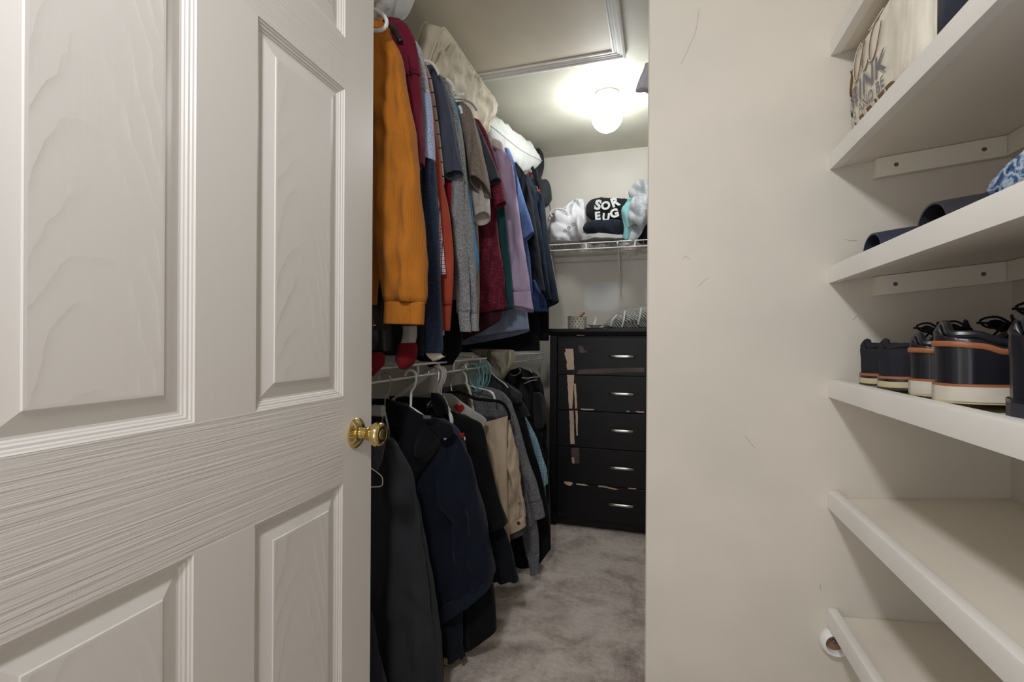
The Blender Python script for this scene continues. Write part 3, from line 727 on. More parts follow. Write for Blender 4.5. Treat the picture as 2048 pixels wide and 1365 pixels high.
mar = F('maroon_slub', (98, 26, 44), 'slub', (136, 62, 78))
g = garment('shirt', 'textured maroon button shirt with a short sleeve and slit hem left of the lavender shirt', 'shirt', 1.98, 'clothes on the upper rail')
loft('sleeve', [(948, 236, 958, 240, .008), (956, 262, 972, 262, .016), (964, 300, 984, 298, .022), (974, 345, 998, 340, .026), (982, 385, 1007, 376, .028), (990, 418, 1012, 405, .028)], 1.975, mar, g, fold=.004)
loft('body', [(None, 240, 958, 250, .012), (945, 330, 984, 330, .016), (950, 400, 990, 400, .018), (954, 470, 996, 470, .02), (955, 540, 1005, 540, .022), (958, 600, 1012, 600, .022), (962, 626, 1014, 616, .022)], 2.015, mar, g, fold=.012, freq=20)
loft('shirt_tail', [(925, 590, 1008, 600, .012), (900, 670, 1000, 640, .02), (905, 690, 985, 650, .02)], 2.05, F('maroon_lining', (60, 26, 36)), g, fold=.006, nrow=14)

g = garment('shirt', 'dark teal shirt, a slim strip between the maroon and lavender shirts', 'shirt', 2.08, 'clothes on the upper rail')
loft('body', [(980, 380, 1004, 380, .012), (985, 450, 1013, 450, .014), (988, 520, 1019, 520, .014), (990, 580, 1024, 580, .014), (1000, 624, 1026, 616, .014)], 2.09, F('dark_teal_cotton', (34, 72, 76)), g, fold=.004)

lav = F('lavender_poplin', (176, 158, 186), rough=.75)
g = garment('dress_shirt', 'lavender dress shirt with a loose unbuttoned cuff in the upper row', 'dress shirt', 2.17, 'clothes on the upper rail')
loft('sleeve', [(992, 300, 1005, 300, .012), (995, 320, 1018, 312, .02), (1000, 360, 1029, 360, .024), (1005, 420, 1037, 420, .026), (1010, 480, 1045, 480, .028), (1015, 540, 1054, 540, .03), (1020, 570, 1059, 574, .028), (1021, 583, 1061, 585, .024)], 2.165, lav, g, fold=.006)
loft('cuff', [(1021, 580, 1061, 583, .026), (1023, 596, 1063, 598, .032), (1026, 611, 1067, 618, .044)], 2.165, lav, g, fold=.002, nrow=14, hemtilt=.010)
MB().tube([atY(1057, y, 2.135) for y in (572, 573)], .004, 8).build('cuff_button', F('button_pearl', (210, 200, 214)), g)
loft('body', [(None, 298, 1003, 294, .012), (None, 330, 1016, 330, .014), (None, 450, 1022, 450, .014), (None, 560, 1028, 560, .014)], 2.2, lav, g, fold=.004)
loft('collar', [(972, 277, 990, 277, .014), (975, 286, 1006, 288, .026), (984, 296, 1009, 302, .028), (990, 300, 1010, 305, .02)], 2.17, F('pale_collar', (206, 198, 200)), g, fold=.003, hem='closed', nrow=14)

lb = F('pale_blue_poplin', (134, 144, 170), rough=.75)
g = garment('dress_shirt', 'pale blue dress shirt whose wide curved tail hangs below the lavender cuff', 'dress shirt', 2.27, 'clothes on the upper rail')
loft('body', [(None, 320, 1010, 320, .01), (None, 450, 1030, 450, .014), (None, 560, 1044, 560, .02), (930, 620, 1052, 610, .035), (915, 660, 1056, 640, .05), (898, 687, 1058, 656, .06)], 2.28, lb, g, fold=.006, hemtilt=.012)

ch = F('blue_chambray', (92, 114, 162), 'heather', (74, 98, 148))
g = garment('shirt', 'blue chambray short-sleeve shirt between the lavender shirt and the black suit', 'shirt', 2.38, 'clothes on the upper rail')
loft('sleeve', [(1008, 296, 1018, 298, .01), (1014, 320, 1026, 318, .016), (1020, 360, 1036, 356, .022), (1030, 410, 1049, 402, .026), (1038, 450, 1060, 436, .028), (1045, 486, 1067, 464, .03)], 2.38, ch, g, fold=.005)
loft('body', [(None, 320, 1016, 320, .01), (None, 450, 1046, 450, .014), (None, 520, 1060, 520, .014), (None, 590, 1066, 590, .014)], 2.415, ch, g)
satin = F('blue_satin', (34, 50, 90), rough=.4)
g = garment('blouse', 'blue satin garment bulging out below the black suit sleeve', 'blouse', 2.46, 'clothes on the upper rail')
loft('body', [(1045, 560, 1070, 560, .01), (1048, 585, 1082, 588, .026), (1048, 605, 1091, 605, .034), (1048, 626, 1095, 623, .034)], 2.47, satin, g, fold=.012, freq=22, nrow=26)

bs_ = F('black_wool', (24, 27, 33)); ns_ = F('navy_wool', (24, 32, 48), rough=.75)
g = garment('suit_jacket', 'black suit jacket in front of the two navy jackets', 'suit jacket', 2.55, 'clothes on the upper rail')
loft('sleeve', [(1025, 325, 1034, 326, .01), (1030, 345, 1047, 345, .024), (1036, 390, 1060, 385, .034), (1046, 450, 1071, 450, .038), (1054, 520, 1081, 520, .038), (1060, 590, 1090, 585, .036)], 2.56, bs_, g, fold=.006)
loft('body', [(None, 335, 1036, 335, .014), (None, 480, 1056, 480, .018), (None, 620, 1072, 620, .02), (None, 668, 1076, 664, .02)], 2.6, bs_, g)
g = garment('suit_jacket', 'first navy jacket, behind the black suit jacket', 'suit jacket', 2.66, 'clothes on the upper rail')
loft('sleeve', [(1044, 348, 1056, 350, .012), (1050, 372, 1068, 372, .022), (1056, 420, 1075, 418, .028), (1062, 480, 1085, 478, .03), (1070, 560, 1096, 556, .03), (1074, 606, 1102, 600, .028)], 2.675, ns_, g, fold=.006)
g = garment('suit_jacket', 'navy suit jacket with buttons on the sleeve, nearest the back wall', 'suit jacket', 2.78, 'clothes on the upper rail')
sl = loft('sleeve', [(1062, 378, 1080, 384, .014), (1068, 395, 1087, 398, .026), (1072, 430, 1091, 430, .032), (1078, 490, 1098, 490, .036), (1084, 550, 1108, 548, .036), (1092, 618, 1118, 603, .036)], 2.79, F('midnight_wool', (27, 37, 52), rough=.75), g, fold=.005)
loft('body', [(None, 372, 1070, 378, .014), (None, 500, 1084, 500, .02), (None, 600, 1097, 600, .02), (None, 684, 1098, 682, .02)], 2.84, bs_, g)
for k in range(3): c = atY(1098.5+k*2.2, 587+k*4.8, 2.752); MB().lathe([(.0055, 0), (.005, .003), (.0, .0035)], c, (0.2, -1, .1), 12).build('sleeve_button', M['blackplastic'], g)
g = garment('trousers', 'black trousers hanging low behind the pale blue shirt tail', 'trousers', 2.44, 'clothes on the upper rail')
loft('leg', [(None, 600, 1066, 600, .012), (None, 650, 1078, 650, .014), (870, 706, 1080, 702, .02)], 2.52, F('black_trouser_wool', (17, 18, 22)), g, fold=.003)
g = garment('trousers', 'black trousers hanging low between the navy sleeve and the wire shelf', 'trousers', 1.93, 'clothes on the upper rail')
loft('leg', [(None, 600, 920, 600, .012), (None, 690, 925, 690, .016), (860, 735, 905, 730, .02)], 1.72, F('black_denim', (19, 20, 24)), g, fold=.003)

# hooks and hanger tips the photo shows on the upper rail
ZR = 2.095
h1 = thing('clothes_hanger', 'white tubular plastic hanger loop over the mustard sweater', 'hanger', tuple(atY(752, 60, 1.07)), 'hangers on the upper rail')
MB().tube(smoothpts([atY(x, y, 1.095) for x, y in ((700, 0), (735, 14), (752, 21), (766, 30), (773, 41), (771, 53), (762, 60), (745, 61), (715, 58))], 6), .0052, 12).build('hanger_loop', M['whiteplastic'], h1)
MB().tube([atY(700, 0, 1.095), Vector((-.8, 1.095, ZR+.01))], .0045, 8).build('hook', M['whiteplastic'], h1)
def tipped(lbl, pts, Y, mat, r, rodx=-.8):
    t = thing('clothes_hanger', lbl, 'hanger', tuple(atY(pts[0][0], pts[0][1], Y)), 'hangers on the upper rail')
    P = [atY(x, y, Y) for x, y in pts]
    MB().tube(smoothpts(P, 5), r, 10, flat=.6).build('shoulder', mat, t)
    a = P[0]; MB().tube(smoothpts([a, Vector((a.x-.05, Y, a.z+.01)), Vector((-.85, Y, ZR-.03)), Vector((-.843, Y, ZR+.004)), Vector((-.865, Y, ZR+.024)), Vector((-.885, Y, ZR+.004))], 4), .002, 6).build('hook', M['chrome'], t)
tipped('black plastic hanger tip at the neck of the maroon hoodie', [(768, 40), (786, 58), (795, 72), (800, 84)], 1.212, M['blackplastic'], [.006]*5+[.0075]*5+[.009]*5+[.006])
tipped('white plastic hanger curving over the grey shoulder beside the beige cushion', [(846, 121), (858, 123), (868, 131), (875, 143), (877, 150)], 1.50, M['whiteplastic'], .0046)
tipped('white plastic hanger end above the heather grey collar', [(893, 158), (901, 165), (906, 174), (907, 184)], 1.62, M['whiteplastic'], .0055)
tipped('white tubular hanger bar end above the blue shirt', [(905, 191), (912, 190), (920, 189), (928, 188)], 1.69, M['whiteplastic'], .0055)
tipped('grey hanger arm edged in black above the taupe t-shirt', [(928, 200), (938, 204), (946, 210), (953, 221)], 1.70, simple('grey_hanger', (150, 148, 158), .3), .0045)
for k in range(1, 2): tipped('small white hanger hook end beside the taupe collar', [(918, 212), (922, 220), (923, 228)], 1.715, M['whiteplastic'], .006)

# dark bag, cap and strap at the far end of the upper row
g = thing('backpack', 'black backpack with red panel and strap buckle at the far end of the upper row', 'backpack', (-.72, 2.93, 1.7))
loft('bag_body', [(1030, 325, 1078, 325, .03), (1036, 350, 1081, 345, .04), (1040, 390, 1083, 385, .05), (1050, 430, 1085, 425, .03)], 2.96, F('black_nylon', (26, 27, 30), rough=.5), g, fold=.01, hem='closed')
loft('red_panel', [(1040, 334, 1059, 336, .006), (1043, 344, 1058, 346, .01), (1046, 352, 1057, 352, .006)], 2.86, F('red_nylon', (160, 26, 40)), g, hem='closed', nrow=10)
MB().tube(smoothpts([atY(x, y, 2.86) for x, y in ((1064, 334), (1070, 350), (1075, 368), (1080, 384))], 5), .010, 8, flat=.3).build('strap', F('black_webbing', (20, 20, 23)), g)
MB().tube([atY(x, y, 2.845) for x, y in ((1066, 372), (1074, 374), (1077, 384), (1069, 383))], .0028, 8, closed=True).build('buckle', M['steel'], g)
MB().tube([atY(x, y, 2.85) for x, y in ((1079, 378), (1079.5, 390))], .004, 6).build('red_tab', F('red_tab', (200, 30, 36)), g)
g = thing('baseball_cap', 'dark grey cap hanging beside the far end of the upper row', 'cap', (-.68, 3.05, 1.62))
loft('crown', [(1078, 361, 1093, 359, .02), (1074, 368, 1098, 364, .045), (1072, 385, 1102, 378, .06), (1073, 400, 1103, 394, .06), (1078, 412, 1098, 407, .04), (1082, 418, 1090, 416, .012)], 3.07, F('dark_grey_twill', (48, 50, 54)), g, fold=.008, hem='closed', nrow=28)
MB().tube([atY(1092, 359, 3.07), Vector((-.7, 3.2, 1.87)), Vector((-.7, 3.31, 1.88))], .003, 6).build('peg', M['steel'], g)
tag(loft('dark_bag', [(1074, 296, 1080, 298, .02), (1072, 306, 1086, 308, .04), (1070, 330, 1088, 328, .04), (1068, 350, 1084, 350, .03)], 3.16, F('graphite_cloth', (44, 44, 48)), None, hem='closed', nrow=20), 'dark bag on the upper shelf behind the white pillow', 'bag')

# ------------------------------------------------------------------ cushions and pillows on the upper shelf
def cushion(name, center, ax, ay, az, L, W, T, mat, parent=None, n=44, box=False, wr=.006, freq=9, piping=None, seed=0, sag=0, pinch=.06, grp=None):
    """soft cushion: ax length axis, ay width axis, az thickness axis (unit vectors)"""
    c = Vector(center); ax, ay, az = Vector(ax).normalized(), Vector(ay).normalized(), Vector(az).normalized()
    V = []; F = []
    def pt(u, v, side):
        k = (1-abs(u)**(4.5 if box else 2.6))*(1-abs(v)**(4.5 if box else 2.6)); k = max(0, k)
        th = T/2*(k**(.42 if not box else .38))
        if box: th = max(th, T*.30) 
        pu = 1-pinch*(1-abs(u))**0*(1-v*v)*abs(u)**3; pv = 1-pinch*(1-u*u)*abs(v)**3
        pu *= 1-.07*abs(v)**6; pv *= 1-.07*abs(u)**6; p = c+ax*(L/2*u*pu)+ay*(W/2*v*pv)
        q = p*freq+Vector((seed, side*3, 0))
        edge = max(abs(u), abs(v))
        w1 = noise.noise(q)+.5*noise.noise(q*2.3); w2 = 1-2*abs(noise.noise(Vector((u*11+seed, v*2.0, side+seed))))
        ww = wr*(w1*.7+w2*.9*edge**2)
        return p+az*(side*(th+ww*min(1, k*3+.05))) - Vector((0, 0, sag*u*u))
    for side in (1, -1):
        b = len(V)
        for i in range(n+1):
            for j in range(n+1):
                u = math.sin((2*i/n-1)*PI/2)*.4+(2*i/n-1)*.6; v = math.sin((2*j/n-1)*PI/2)*.4+(2*j/n-1)*.6
                V.append(pt(u, v, side))
        for i in range(n):
            for j in range(n):
                q = (b+i*(n+1)+j, b+(i+1)*(n+1)+j, b+(i+1)*(n+1)+j+1, b+i*(n+1)+j+1); F.append(q if side > 0 else q[::-1])
    N1 = (n+1)*(n+1); rim = [i*(n+1) for i in range(n+1)]+[n*(n+1)+j for j in range(1, n+1)]+[i*(n+1)+n for i in range(n-1, -1, -1)]+[j for j in range(n-1, 0, -1)]
    for k in range(len(rim)):
        a, b_ = rim[k], rim[(k+1) % len(rim)]; F.append((a, N1+a, N1+b_, b_))
    o = newobj(name, V, F, mat, parent, True)
    if piping:
        for side in ((1, -1) if box else (1,)):
            P = [V[(0 if side > 0 else N1)+k] for k in rim]
            if not box: P = [(V[k]+V[N1+k])/2 for k in rim]
            MB().tube(P, .0042, 8, closed=True).build('piping', piping, o)
    return o
beige = F('beige_cotton', (204, 194, 174)); white = F('white_ticking', (196, 197, 192)); fluff = F('pale_grey_plush', (200, 200, 198))
A = Vector(atY(893, 50, 1.60)); B = Vector(atY(1004, 214, 2.26))
ax = (B-A).normalized(); ay = Vector((-.42, 0, -.907)); ay = (ay-ax*ay.dot(ax)).normalized(); az = ax.cross(ay).normalized()
if az.x > 0: az = -az
L1 = (B-A).length
c1 = (A+B)/2+ay*.135+az*.06
g = thing('cushion', 'long beige piped box cushion spilling over the upper shelf between two pale pillows', 'cushion', tuple(c1-Vector((0, 0, .1))), 'bedding on the upper shelf')
o = cushion('cover', c1, ax, ay, az, L1*1.02, .28, .13, beige, g, box=True, wr=.030, freq=10, piping=beige, seed=3, pinch=.05)
t_ = atY(991, 206, 2.25); MB().tube([t_, t_+Vector((.003, 0, -.015)), t_+Vector((.008, .004, -.03))], [.004, .006, .008], 10).build('corner_tab', F('khaki_tab', (168, 146, 96)), g)
A2 = Vector(atY(978, 258, 2.22)); B2 = Vector(atY(1086, 330, 3.02))
ax2 = (B2-A2).normalized(); ay2 = Vector((-1, 0, .05)); az2 = ax2.cross(ay2).normalized()
c2 = (A2+B2)/2+Vector((-.17, 0, .012))
g = thing('pillow', 'white gathered pillow on the upper shelf nearest the back wall', 'pillow', tuple(c2-Vector((0, 0, .1))), 'bedding on the upper shelf')
cushion('cover', c2, ax2, ay2, az2, (B2-A2).length*1.02, .36, .235, white, g, wr=.034, freq=16, piping=white, seed=11, pinch=.05, sag=-.02)
c3 = Vector((-.915, 1.165, 2.255))
g = thing('pillow', 'crumpled pale grey plush pillow directly above the maroon hoodie', 'pillow', tuple(c3-Vector((0, 0, .1))), 'bedding on the upper shelf')
cushion('cover', c3, (0, 1, 0), (-1, 0, 0), (0, 0, 1),   .47, .33, .35, fluff, g, wr=.022, freq=24, seed=23, pinch=.02)

# ------------------------------------------------------------------ lower row of clothes
LR = LZ-.040
def lhanger(lbl, px, mat, **k):
    Yh = (Vector((ray(px, 700).y, ray(px, 700).x))); Y = -LX*0
    d = ray(px, 700); Y = d.y*(LX/d.x)
    k.setdefault('group', 'hangers on the lower rail')
    return hanger(lbl, Y, LX, LR-.003, mat, **k)
chf = F('charcoal_fleece', (44, 46, 50)); nvf = F('navy_fleece', (20, 25, 39)); nbk = F('near_black_fleece', (17, 19, 26)); blk = F('black_jacket_cloth', (17, 18, 22))
g = garment('hoodie', 'charcoal hoodie nearest the door in the lower row, behind the brass knob', 'hoodie', 1.24, 'clothes on the lower rail')
loft('body', [(None, 868, 758, 868, .02), (None, 900, 795, 893, .035), (None, 960, 820, 950, .042), (None, 1060, 838, 1060, .045), (None, 1180, 856, 1180, .045), (None, 1320, 866, 1320, .045), (None, 1400, 868, 1400, .04)], 1.25, chf, g, fold=.010)
loft('sleeve', [(770, 872, 786, 880, .018), (778, 920, 808, 920, .026), (796, 1000, 832, 1000, .03), (812, 1080, 850, 1080, .03), (824, 1180, 868, 1180, .03), (830, 1300, 877, 1300, .03), (834, 1400, 880, 1400, .03)], 1.285, chf, g, fold=.006)
loft('hood', [(700, 868, 752, 868, .012), (700, 890, 764, 888, .02), (700, 915, 763, 915, .02), (700, 942, 757, 940, .012)], 1.185, F('grey_hood_lining', (62, 62, 70)), g, fold=.006, hem='closed', nrow=20)
g = garment('trousers', 'dark slate garment at the bottom left corner beside the door edge', 'trousers', 1.13, 'clothes on the lower rail')
loft('leg', [(None, 1215, 742, 1222, .02), (None, 1290, 752, 1285, .028), (None, 1350, 766, 1345, .03), (None, 1440, 790, 1440, .03), (None, 1500, 800, 1500, .03)], 1.12, F('slate_denim', (40, 44, 54)), g, fold=.004)
wh = thing('clothes_hanger', 'thin white wire hanger corner in front of the charcoal hoodie', 'hanger', tuple(atY(740, 955, 1.1)), 'hangers on the lower rail')
MB().tube(smoothpts([atY(x, y, 1.135) for x, y in ((700, 905), (720, 920), (741, 936), (756, 947), (764, 955), (765, 966), (763, 972), (752, 974.5), (700, 976))], 4), .0014, 8).build('wire', M['wire'], wh)

g = garment('hoodie', 'navy pullover hoodie with bulging hem on a white tubular hanger, lower row', 'hoodie', 1.46, 'clothes on the lower rail')
loft('body', [(730, 862, 890, 848, .02), (728, 900, 920, 885, .045), (735, 930, 934, 920, .055), (745, 1000, 952, 985, .062), (765, 1060, 970, 1045, .066), (800, 1130, 984, 1110, .07), (850, 1205, 987, 1150, .07), (868, 1226, 983, 1160, .062)], 1.47, nvf, g, fold=.016, freq=14)
loft('hem_band', [(866, 1216, 985, 1153, .058), (874, 1232, 983, 1168, .052), (882, 1246, 976, 1180, .05)], 1.47, F('navy_rib', (22, 30, 44)), g, fold=.004, nrow=16)
loft('sleeve', [(None, 865, 800, 850, .02), (None, 900, 815, 900, .03), (None, 1050, 830, 1050, .03), (None, 1240, 870, 1240, .03)], 1.385, nbk, g, fold=.008)
loft('hood', [(742, 798, 775, 798, .014), (735, 815, 820, 818, .03), (735, 850, 862, 845, .042), (738, 900, 875, 885, .05), (745, 950, 850, 930, .04), (760, 990, 820, 975, .012)], 1.415, nbk, g, fold=.018, freq=16, hem='closed')
loft('hood_drape', [(850, 838, 872, 836, .01), (860, 850, 896, 848, .02), (868, 862, 904, 862, .02), (880, 875, 900, 875, .01)], 1.40, nbk, g, fold=.006, hem='closed', nrow=14)
pp = [atY(x, y, 1.355) for x, y in ((846, 831), (862, 832), (862, 838), (847, 838))]
newobj('neck_label', pp+[p+Vector((0, .001, 0)) for p in pp], [(0, 1, 2, 3), (0, 4, 5, 1), (1, 5, 6, 2), (2, 6, 7, 3), (3, 7, 4, 0)], F('label_cloth', (90, 92, 98)), g, False)
g = garment('trousers', 'black trousers hanging below the navy hoodie hem', 'trousers', 1.6, 'clothes on the lower rail')
loft('leg', [(890, 1130, 975, 1120, .03), (905, 1180, 985, 1170, .035), (915, 1240, 991, 1225, .035), (925, 1306, 992, 1262, .034)], 1.57, F('black_twill', (13, 13, 16)), g, fold=.005)
g = garment('jeans', 'dark jeans with a tiny tan tag, lowest item under the navy hoodie', 'jeans', 1.42, 'clothes on the lower rail')
loft('leg', [(850, 1170, 905, 1170, .025), (865, 1230, 925, 1225, .03), (872, 1290, 926, 1285, .03), (880, 1330, 930, 1314, .028)], 1.50, F('ink_denim', (21, 27, 36)), g, fold=.010, freq=20)
tp = atY(891, 1324, 1.46); MB().box((tp.x-.007, tp.y-.002, tp.z-.012), (tp.x+.007, tp.y+.002, tp.z+.012), bev=.002).build('tag', F('tan_tag', (170, 140, 110)), g, False)
MB().tube([tp+Vector((0, 0, .01)), tp+Vector((-.004, .012, .06))], .0012, 6).build('tag_string', M['blackplastic'], g)

g = garment('t_shirt', 'dark grey t-shirt with a small red and white emblem at the shoulder', 't-shirt', 1.6, 'clothes on the lower rail')
loft('body', [(None, 838, 890, 838, .012), (None, 858, 918, 860, .016), (None, 885, 930, 885, .018), (None, 930, 940, 930, .018)], 1.575, F('dark_grey_jersey', (64, 68, 82)), g, fold=.004)
q = [atY(x, y, 1.548) for x, y in ((918, 868), (927, 866), (929, 868), (924, 877))]
newobj('red_emblem', q+[p+Vector((0, .0015, 0)) for p in q], [(0, 1, 2, 3), (0, 4, 5, 1), (1, 5, 6, 2), (2, 6, 7, 3), (3, 7, 4, 0)], F('red_print', (196, 44, 48)), g, False)
q = [atY(x, y, 1.548) for x, y in ((927, 874), (930, 874), (931, 881), (929, 881))]
newobj('white_emblem', q+[p+Vector((0, .0015, 0)) for p in q], [(0, 1, 2, 3), (0, 4, 5, 1), (1, 5, 6, 2), (2, 6, 7, 3), (3, 7, 4, 0)], F('white_print', (220, 220, 220)), g, False)

g = garment('jacket', 'black jacket between the navy hoodie and the beige trousers', 'jacket', 1.66, 'clothes on the lower rail')
loft('body', [(None, 797, 880, 797, .012), (None, 812, 891, 812, .022), (None, 824, 905, 824, .028), (None, 834, 938, 835, .032), (None, 850, 961, 850, .034), (None, 875, 969, 875, .036), (None, 930, 979, 925, .036), (None, 1000, 996, 990, .036), (960, 1070, 1012, 1050, .036)], 1.655, blk, g, fold=.010)
loft('collar', [(862, 786, 876, 787, .01), (862, 800, 886, 798, .02), (868, 815, 893, 812, .02), (875, 832, 896, 828, .01)], 1.60, blk, g, fold=.006, hem='closed', nrow=16)
loft('lower_panel', [(940, 1050, 1000, 1040, .02), (965, 1100, 1018, 1090, .024), (980, 1166, 1037, 1162, .024)], 1.71, F('black_soft', (20, 23, 30)), g, fold=.008)

g = garment('t_shirt', 'white souvenir t-shirt with a red heart print, mostly behind the black jacket', 't-shirt', 1.77, 'clothes on the lower rail')
wt = F('white_jersey', (176, 172, 168))
loft('body', [(872, 786, 903, 788, .006), (None, 800, 922, 803, .012), (None, 818, 945, 820, .014), (None, 838, 973, 842, .014), (None, 860, 966, 862, .014), (None, 950, 968, 950, .014)], 1.765, wt, g, fold=.002)
def flat_text(txt, size, origin, ux, uy, par, mat, name, depth=.0008, bold=0, shear=0, sx=1, wrap=None, align='LEFT'):
    cu = bpy.data.curves.new('txt', 'FONT'); cu.body = txt; cu.size = 1; cu.extrude = 0; cu.offset = bold; cu.shear = shear; cu.resolution_u = 4
    to = bpy.data.objects.new('txt', cu); C.objects.link(to)
    dg = bpy.context.evaluated_depsgraph_get(); me = bpy.data.meshes.new_from_object(to.evaluated_get(dg))
    vs = [v.co.copy() for v in me.vertices]; fs = [tuple(p.vertices) for p in me.polygons]
    bpy.data.objects.remove(to, do_unlink=True); bpy.data.curves.remove(cu); bpy.data.meshes.remove(me)
    ux, uy = Vector(ux).normalized(), Vector(uy).normalized(); nz = ux.cross(uy)
    if align == 'CENTER' and vs:
        w_ = (max(v.x for v in vs)+min(v.x for v in vs))/2
        for v in vs: v.x -= w_
    W = []
    for v in vs:
        p = Vector(origin)+ux*(v.x*size*sx)+uy*(v.y*size)
        if wrap: p = wrap(p)
        W.append(p+nz*depth)
    return newobj(name, W, fs, mat, par, False)
redp = F('red_heart_print', (178, 44, 42))
hp = []
for k in range(40):
    a = 2*PI*k/40; hp.append((16*math.sin(a)**3, 13*math.cos(a)-5*math.cos(2*a)-2*math.cos(3*a)-math.cos(4*a)))
hc = atY(918, 817, 1.742); q = [hc+Vector((x*.00135, 0, z*.00125)) for x, z in hp]; n = len(q)
newobj('heart_print', q+[p+Vector((0, .001, 0)) for p in q], [tuple(range(n))]+[(i, n+i, n+(i+1) % n, (i+1) % n) for i in range(n)], redp, g, False)
dkp = F('black_print', (34, 36, 46))
flat_text('I', .05, atY(890, 818, 1.742), (1, 0, 0), (0, 0, 1), g, dkp, 'print_letter', bold=.01)
flat_text('NY', .04, atY(905, 848, 1.742), (1, 0, 0), (0, 0, 1), g, dkp, 'print_letters', bold=.01)

khaki = F('khaki_twill', (186, 168, 146), rough=.8)
g = garment('trousers', 'beige trousers folded over a black velvet hanger in the lower row', 'trousers', 1.87, 'clothes on the lower rail')
loft('front_leg', [(955, 850, 1016, 832, .006), (958, 860, 1015, 842, .02), (965, 890, 1014, 880, .022), (976, 940, 1014, 930, .024), (988, 1000, 1015, 990, .024), (1003, 1050, 1017, 1045, .022), (1015, 1098, 1020, 1085, .018)], 1.86, khaki, g, fold=.004)
loft('seat', [(990, 842, 1018, 838, .006), (992, 870, 1024, 868, .02), (996, 900, 1031, 900, .024), (1002, 950, 1036, 945, .028), (1008, 1000, 1043, 990, .03), (1013, 1052, 1049, 1036, .028)], 1.905, khaki, g, fold=.014, freq=26)
wb = loft('waistband', [(1012, 1048, 1049, 1033, .03), (1015, 1070, 1051, 1053, .03)], 1.90, khaki, g, fold=.001, nrow=10)
bp = atY(1037, 1047, 1.868); MB().lathe([(.0075, 0), (.007, .002), (.003, .003), (0, .0025)], bp, (0.1, -1, 0), 18).build('trouser_button', simple('brown_button', (70, 50, 38), .4), wb)
loft('lining', [(1014, 1066, 1046, 1052, .02), (1017, 1080, 1049, 1068, .022)], 1.905, F('grey_lining', (70, 70, 72)), g, fold=.001, nrow=8)
vh = thing('clothes_hanger', 'black velvet hanger carrying the beige trousers', 'hanger', tuple(atY(940, 800, 1.86)), 'hangers on the lower rail')
MB().tube(smoothpts([atY(x, y, 1.865) for x, y in ((820, 850), (845, 825), (872, 802), (890, 790), (906, 785), (922, 786), (938, 792), (950, 798), (975, 801), (998, 804), (1010, 812), (1017, 826), (1019, 840))], 5), .0072, 10, flat=.7).build('shoulder', M['velvet'], vh)
hz1 = Vector((LX, 1.865, LR+.024))
MB().tube(smoothpts([atY(904, 784, 1.865), atY(902, 770, 1.865), atY(905, 757, 1.865), atY(911, 748, 1.865), Vector((LX+.02, 1.865, LR+.004)), hz1, Vector((LX-.02, 1.865, LR+.006))], 5), .0016, 8).build('hook', M['chrome'], vh)

gw = F('grey_tweed_fleece', (108, 108, 112), 'heather', (66, 66, 70))
g = garment('hoodie', 'heather grey zip hoodie with two ribbed cuffs near the floor, behind the beige trousers', 'hoodie', 2.1, 'clothes on the lower rail')
loft('body', [(930, 768, 985, 776, .01), (None, 780, 1004, 784, .02), (None, 800, 1018, 800, .026), (None, 850, 1028, 850, .028), (None, 930, 1042, 930, .028), (None, 1010, 1058, 1000, .028), (1000, 1075, 1066, 1050, .028)], 2.09, gw, g, fold=.007)
loft('sleeve', [(1006, 790, 1020, 800, .014), (1010, 830, 1030, 830, .022), (1022, 880, 1044, 878, .026), (1036, 930, 1058, 928, .026), (1050, 970, 1074, 968, .026), (1058, 1004, 1083, 1000, .024)], 2.055, gw, g, fold=.005)
loft('cuff', [(1059, 1003, 1083, 999, .022), (1063, 1012, 1085, 1008, .02), (1068, 1040, 1090, 1034, .02)], 2.055, gw, g, fold=.001, nrow=14)
loft('sleeve', [(1025, 1000, 1055, 990, .016), (1035, 1040, 1070, 1035, .02), (1046, 1080, 1077, 1078, .02), (1052, 1112, 1078, 1108, .018)], 2.13, gw, g, fold=.005)
loft('cuff', [(1053, 1111, 1079, 1107, .018), (1056, 1122, 1078, 1118, .016), (1061, 1152, 1077, 1147, .016)], 2.13, gw, g, fold=.001, nrow=14)

g = garment('jacket', 'dark charcoal leather-like jacket on a grey hanger beside the teal hangers', 'jacket', 2.2, 'clothes on the lower rail')
loft('shoulder', [(962, 748, 990, 750, .01), (960, 762, 1012, 766, .026), (966, 780, 1034, 780, .036), (985, 795, 1043, 792, .034), (1010, 808, 1042, 805, .02)], 2.19, F('charcoal_nylon', (46, 48, 50), rough=.55), g, fold=.010, hem='closed', nrow=24)
loft('sleeve', [(1020, 790, 1040, 795, .014), (1036, 815, 1052, 815, .018), (1044, 835, 1061, 832, .018)], 2.23, F('charcoal_cloth', (40, 42, 46)), g, fold=.004)
g = garment('jacket', 'black jacket between the grey hoodie and the teal gingham shirt', 'jacket', 2.3, 'clothes on the lower rail')
loft('body', [(None, 790, 1012, 790, .014), (None, 808, 1038, 808, .022), (None, 850, 1052, 848, .026), (None, 900, 1066, 896, .028), (None, 950, 1080, 944, .028), (None, 1000, 1090, 990, .028), (None, 1060, 1100, 1045, .028), (1040, 1180, 1101, 1100, .028)], 2.30, F('black_wool_coat', (19, 21, 25)), g, fold=.008)
g = garment('shirt', 'pale teal gingham shirt beside the black dresser', 'shirt', 2.4, 'clothes on the lower rail')
MB().tube([atY(1005, 780, 2.40), Vector((LX+.02, 2.43, LZ-.036))], .003, 6).build('hanging_loop', M['velvet'], g)
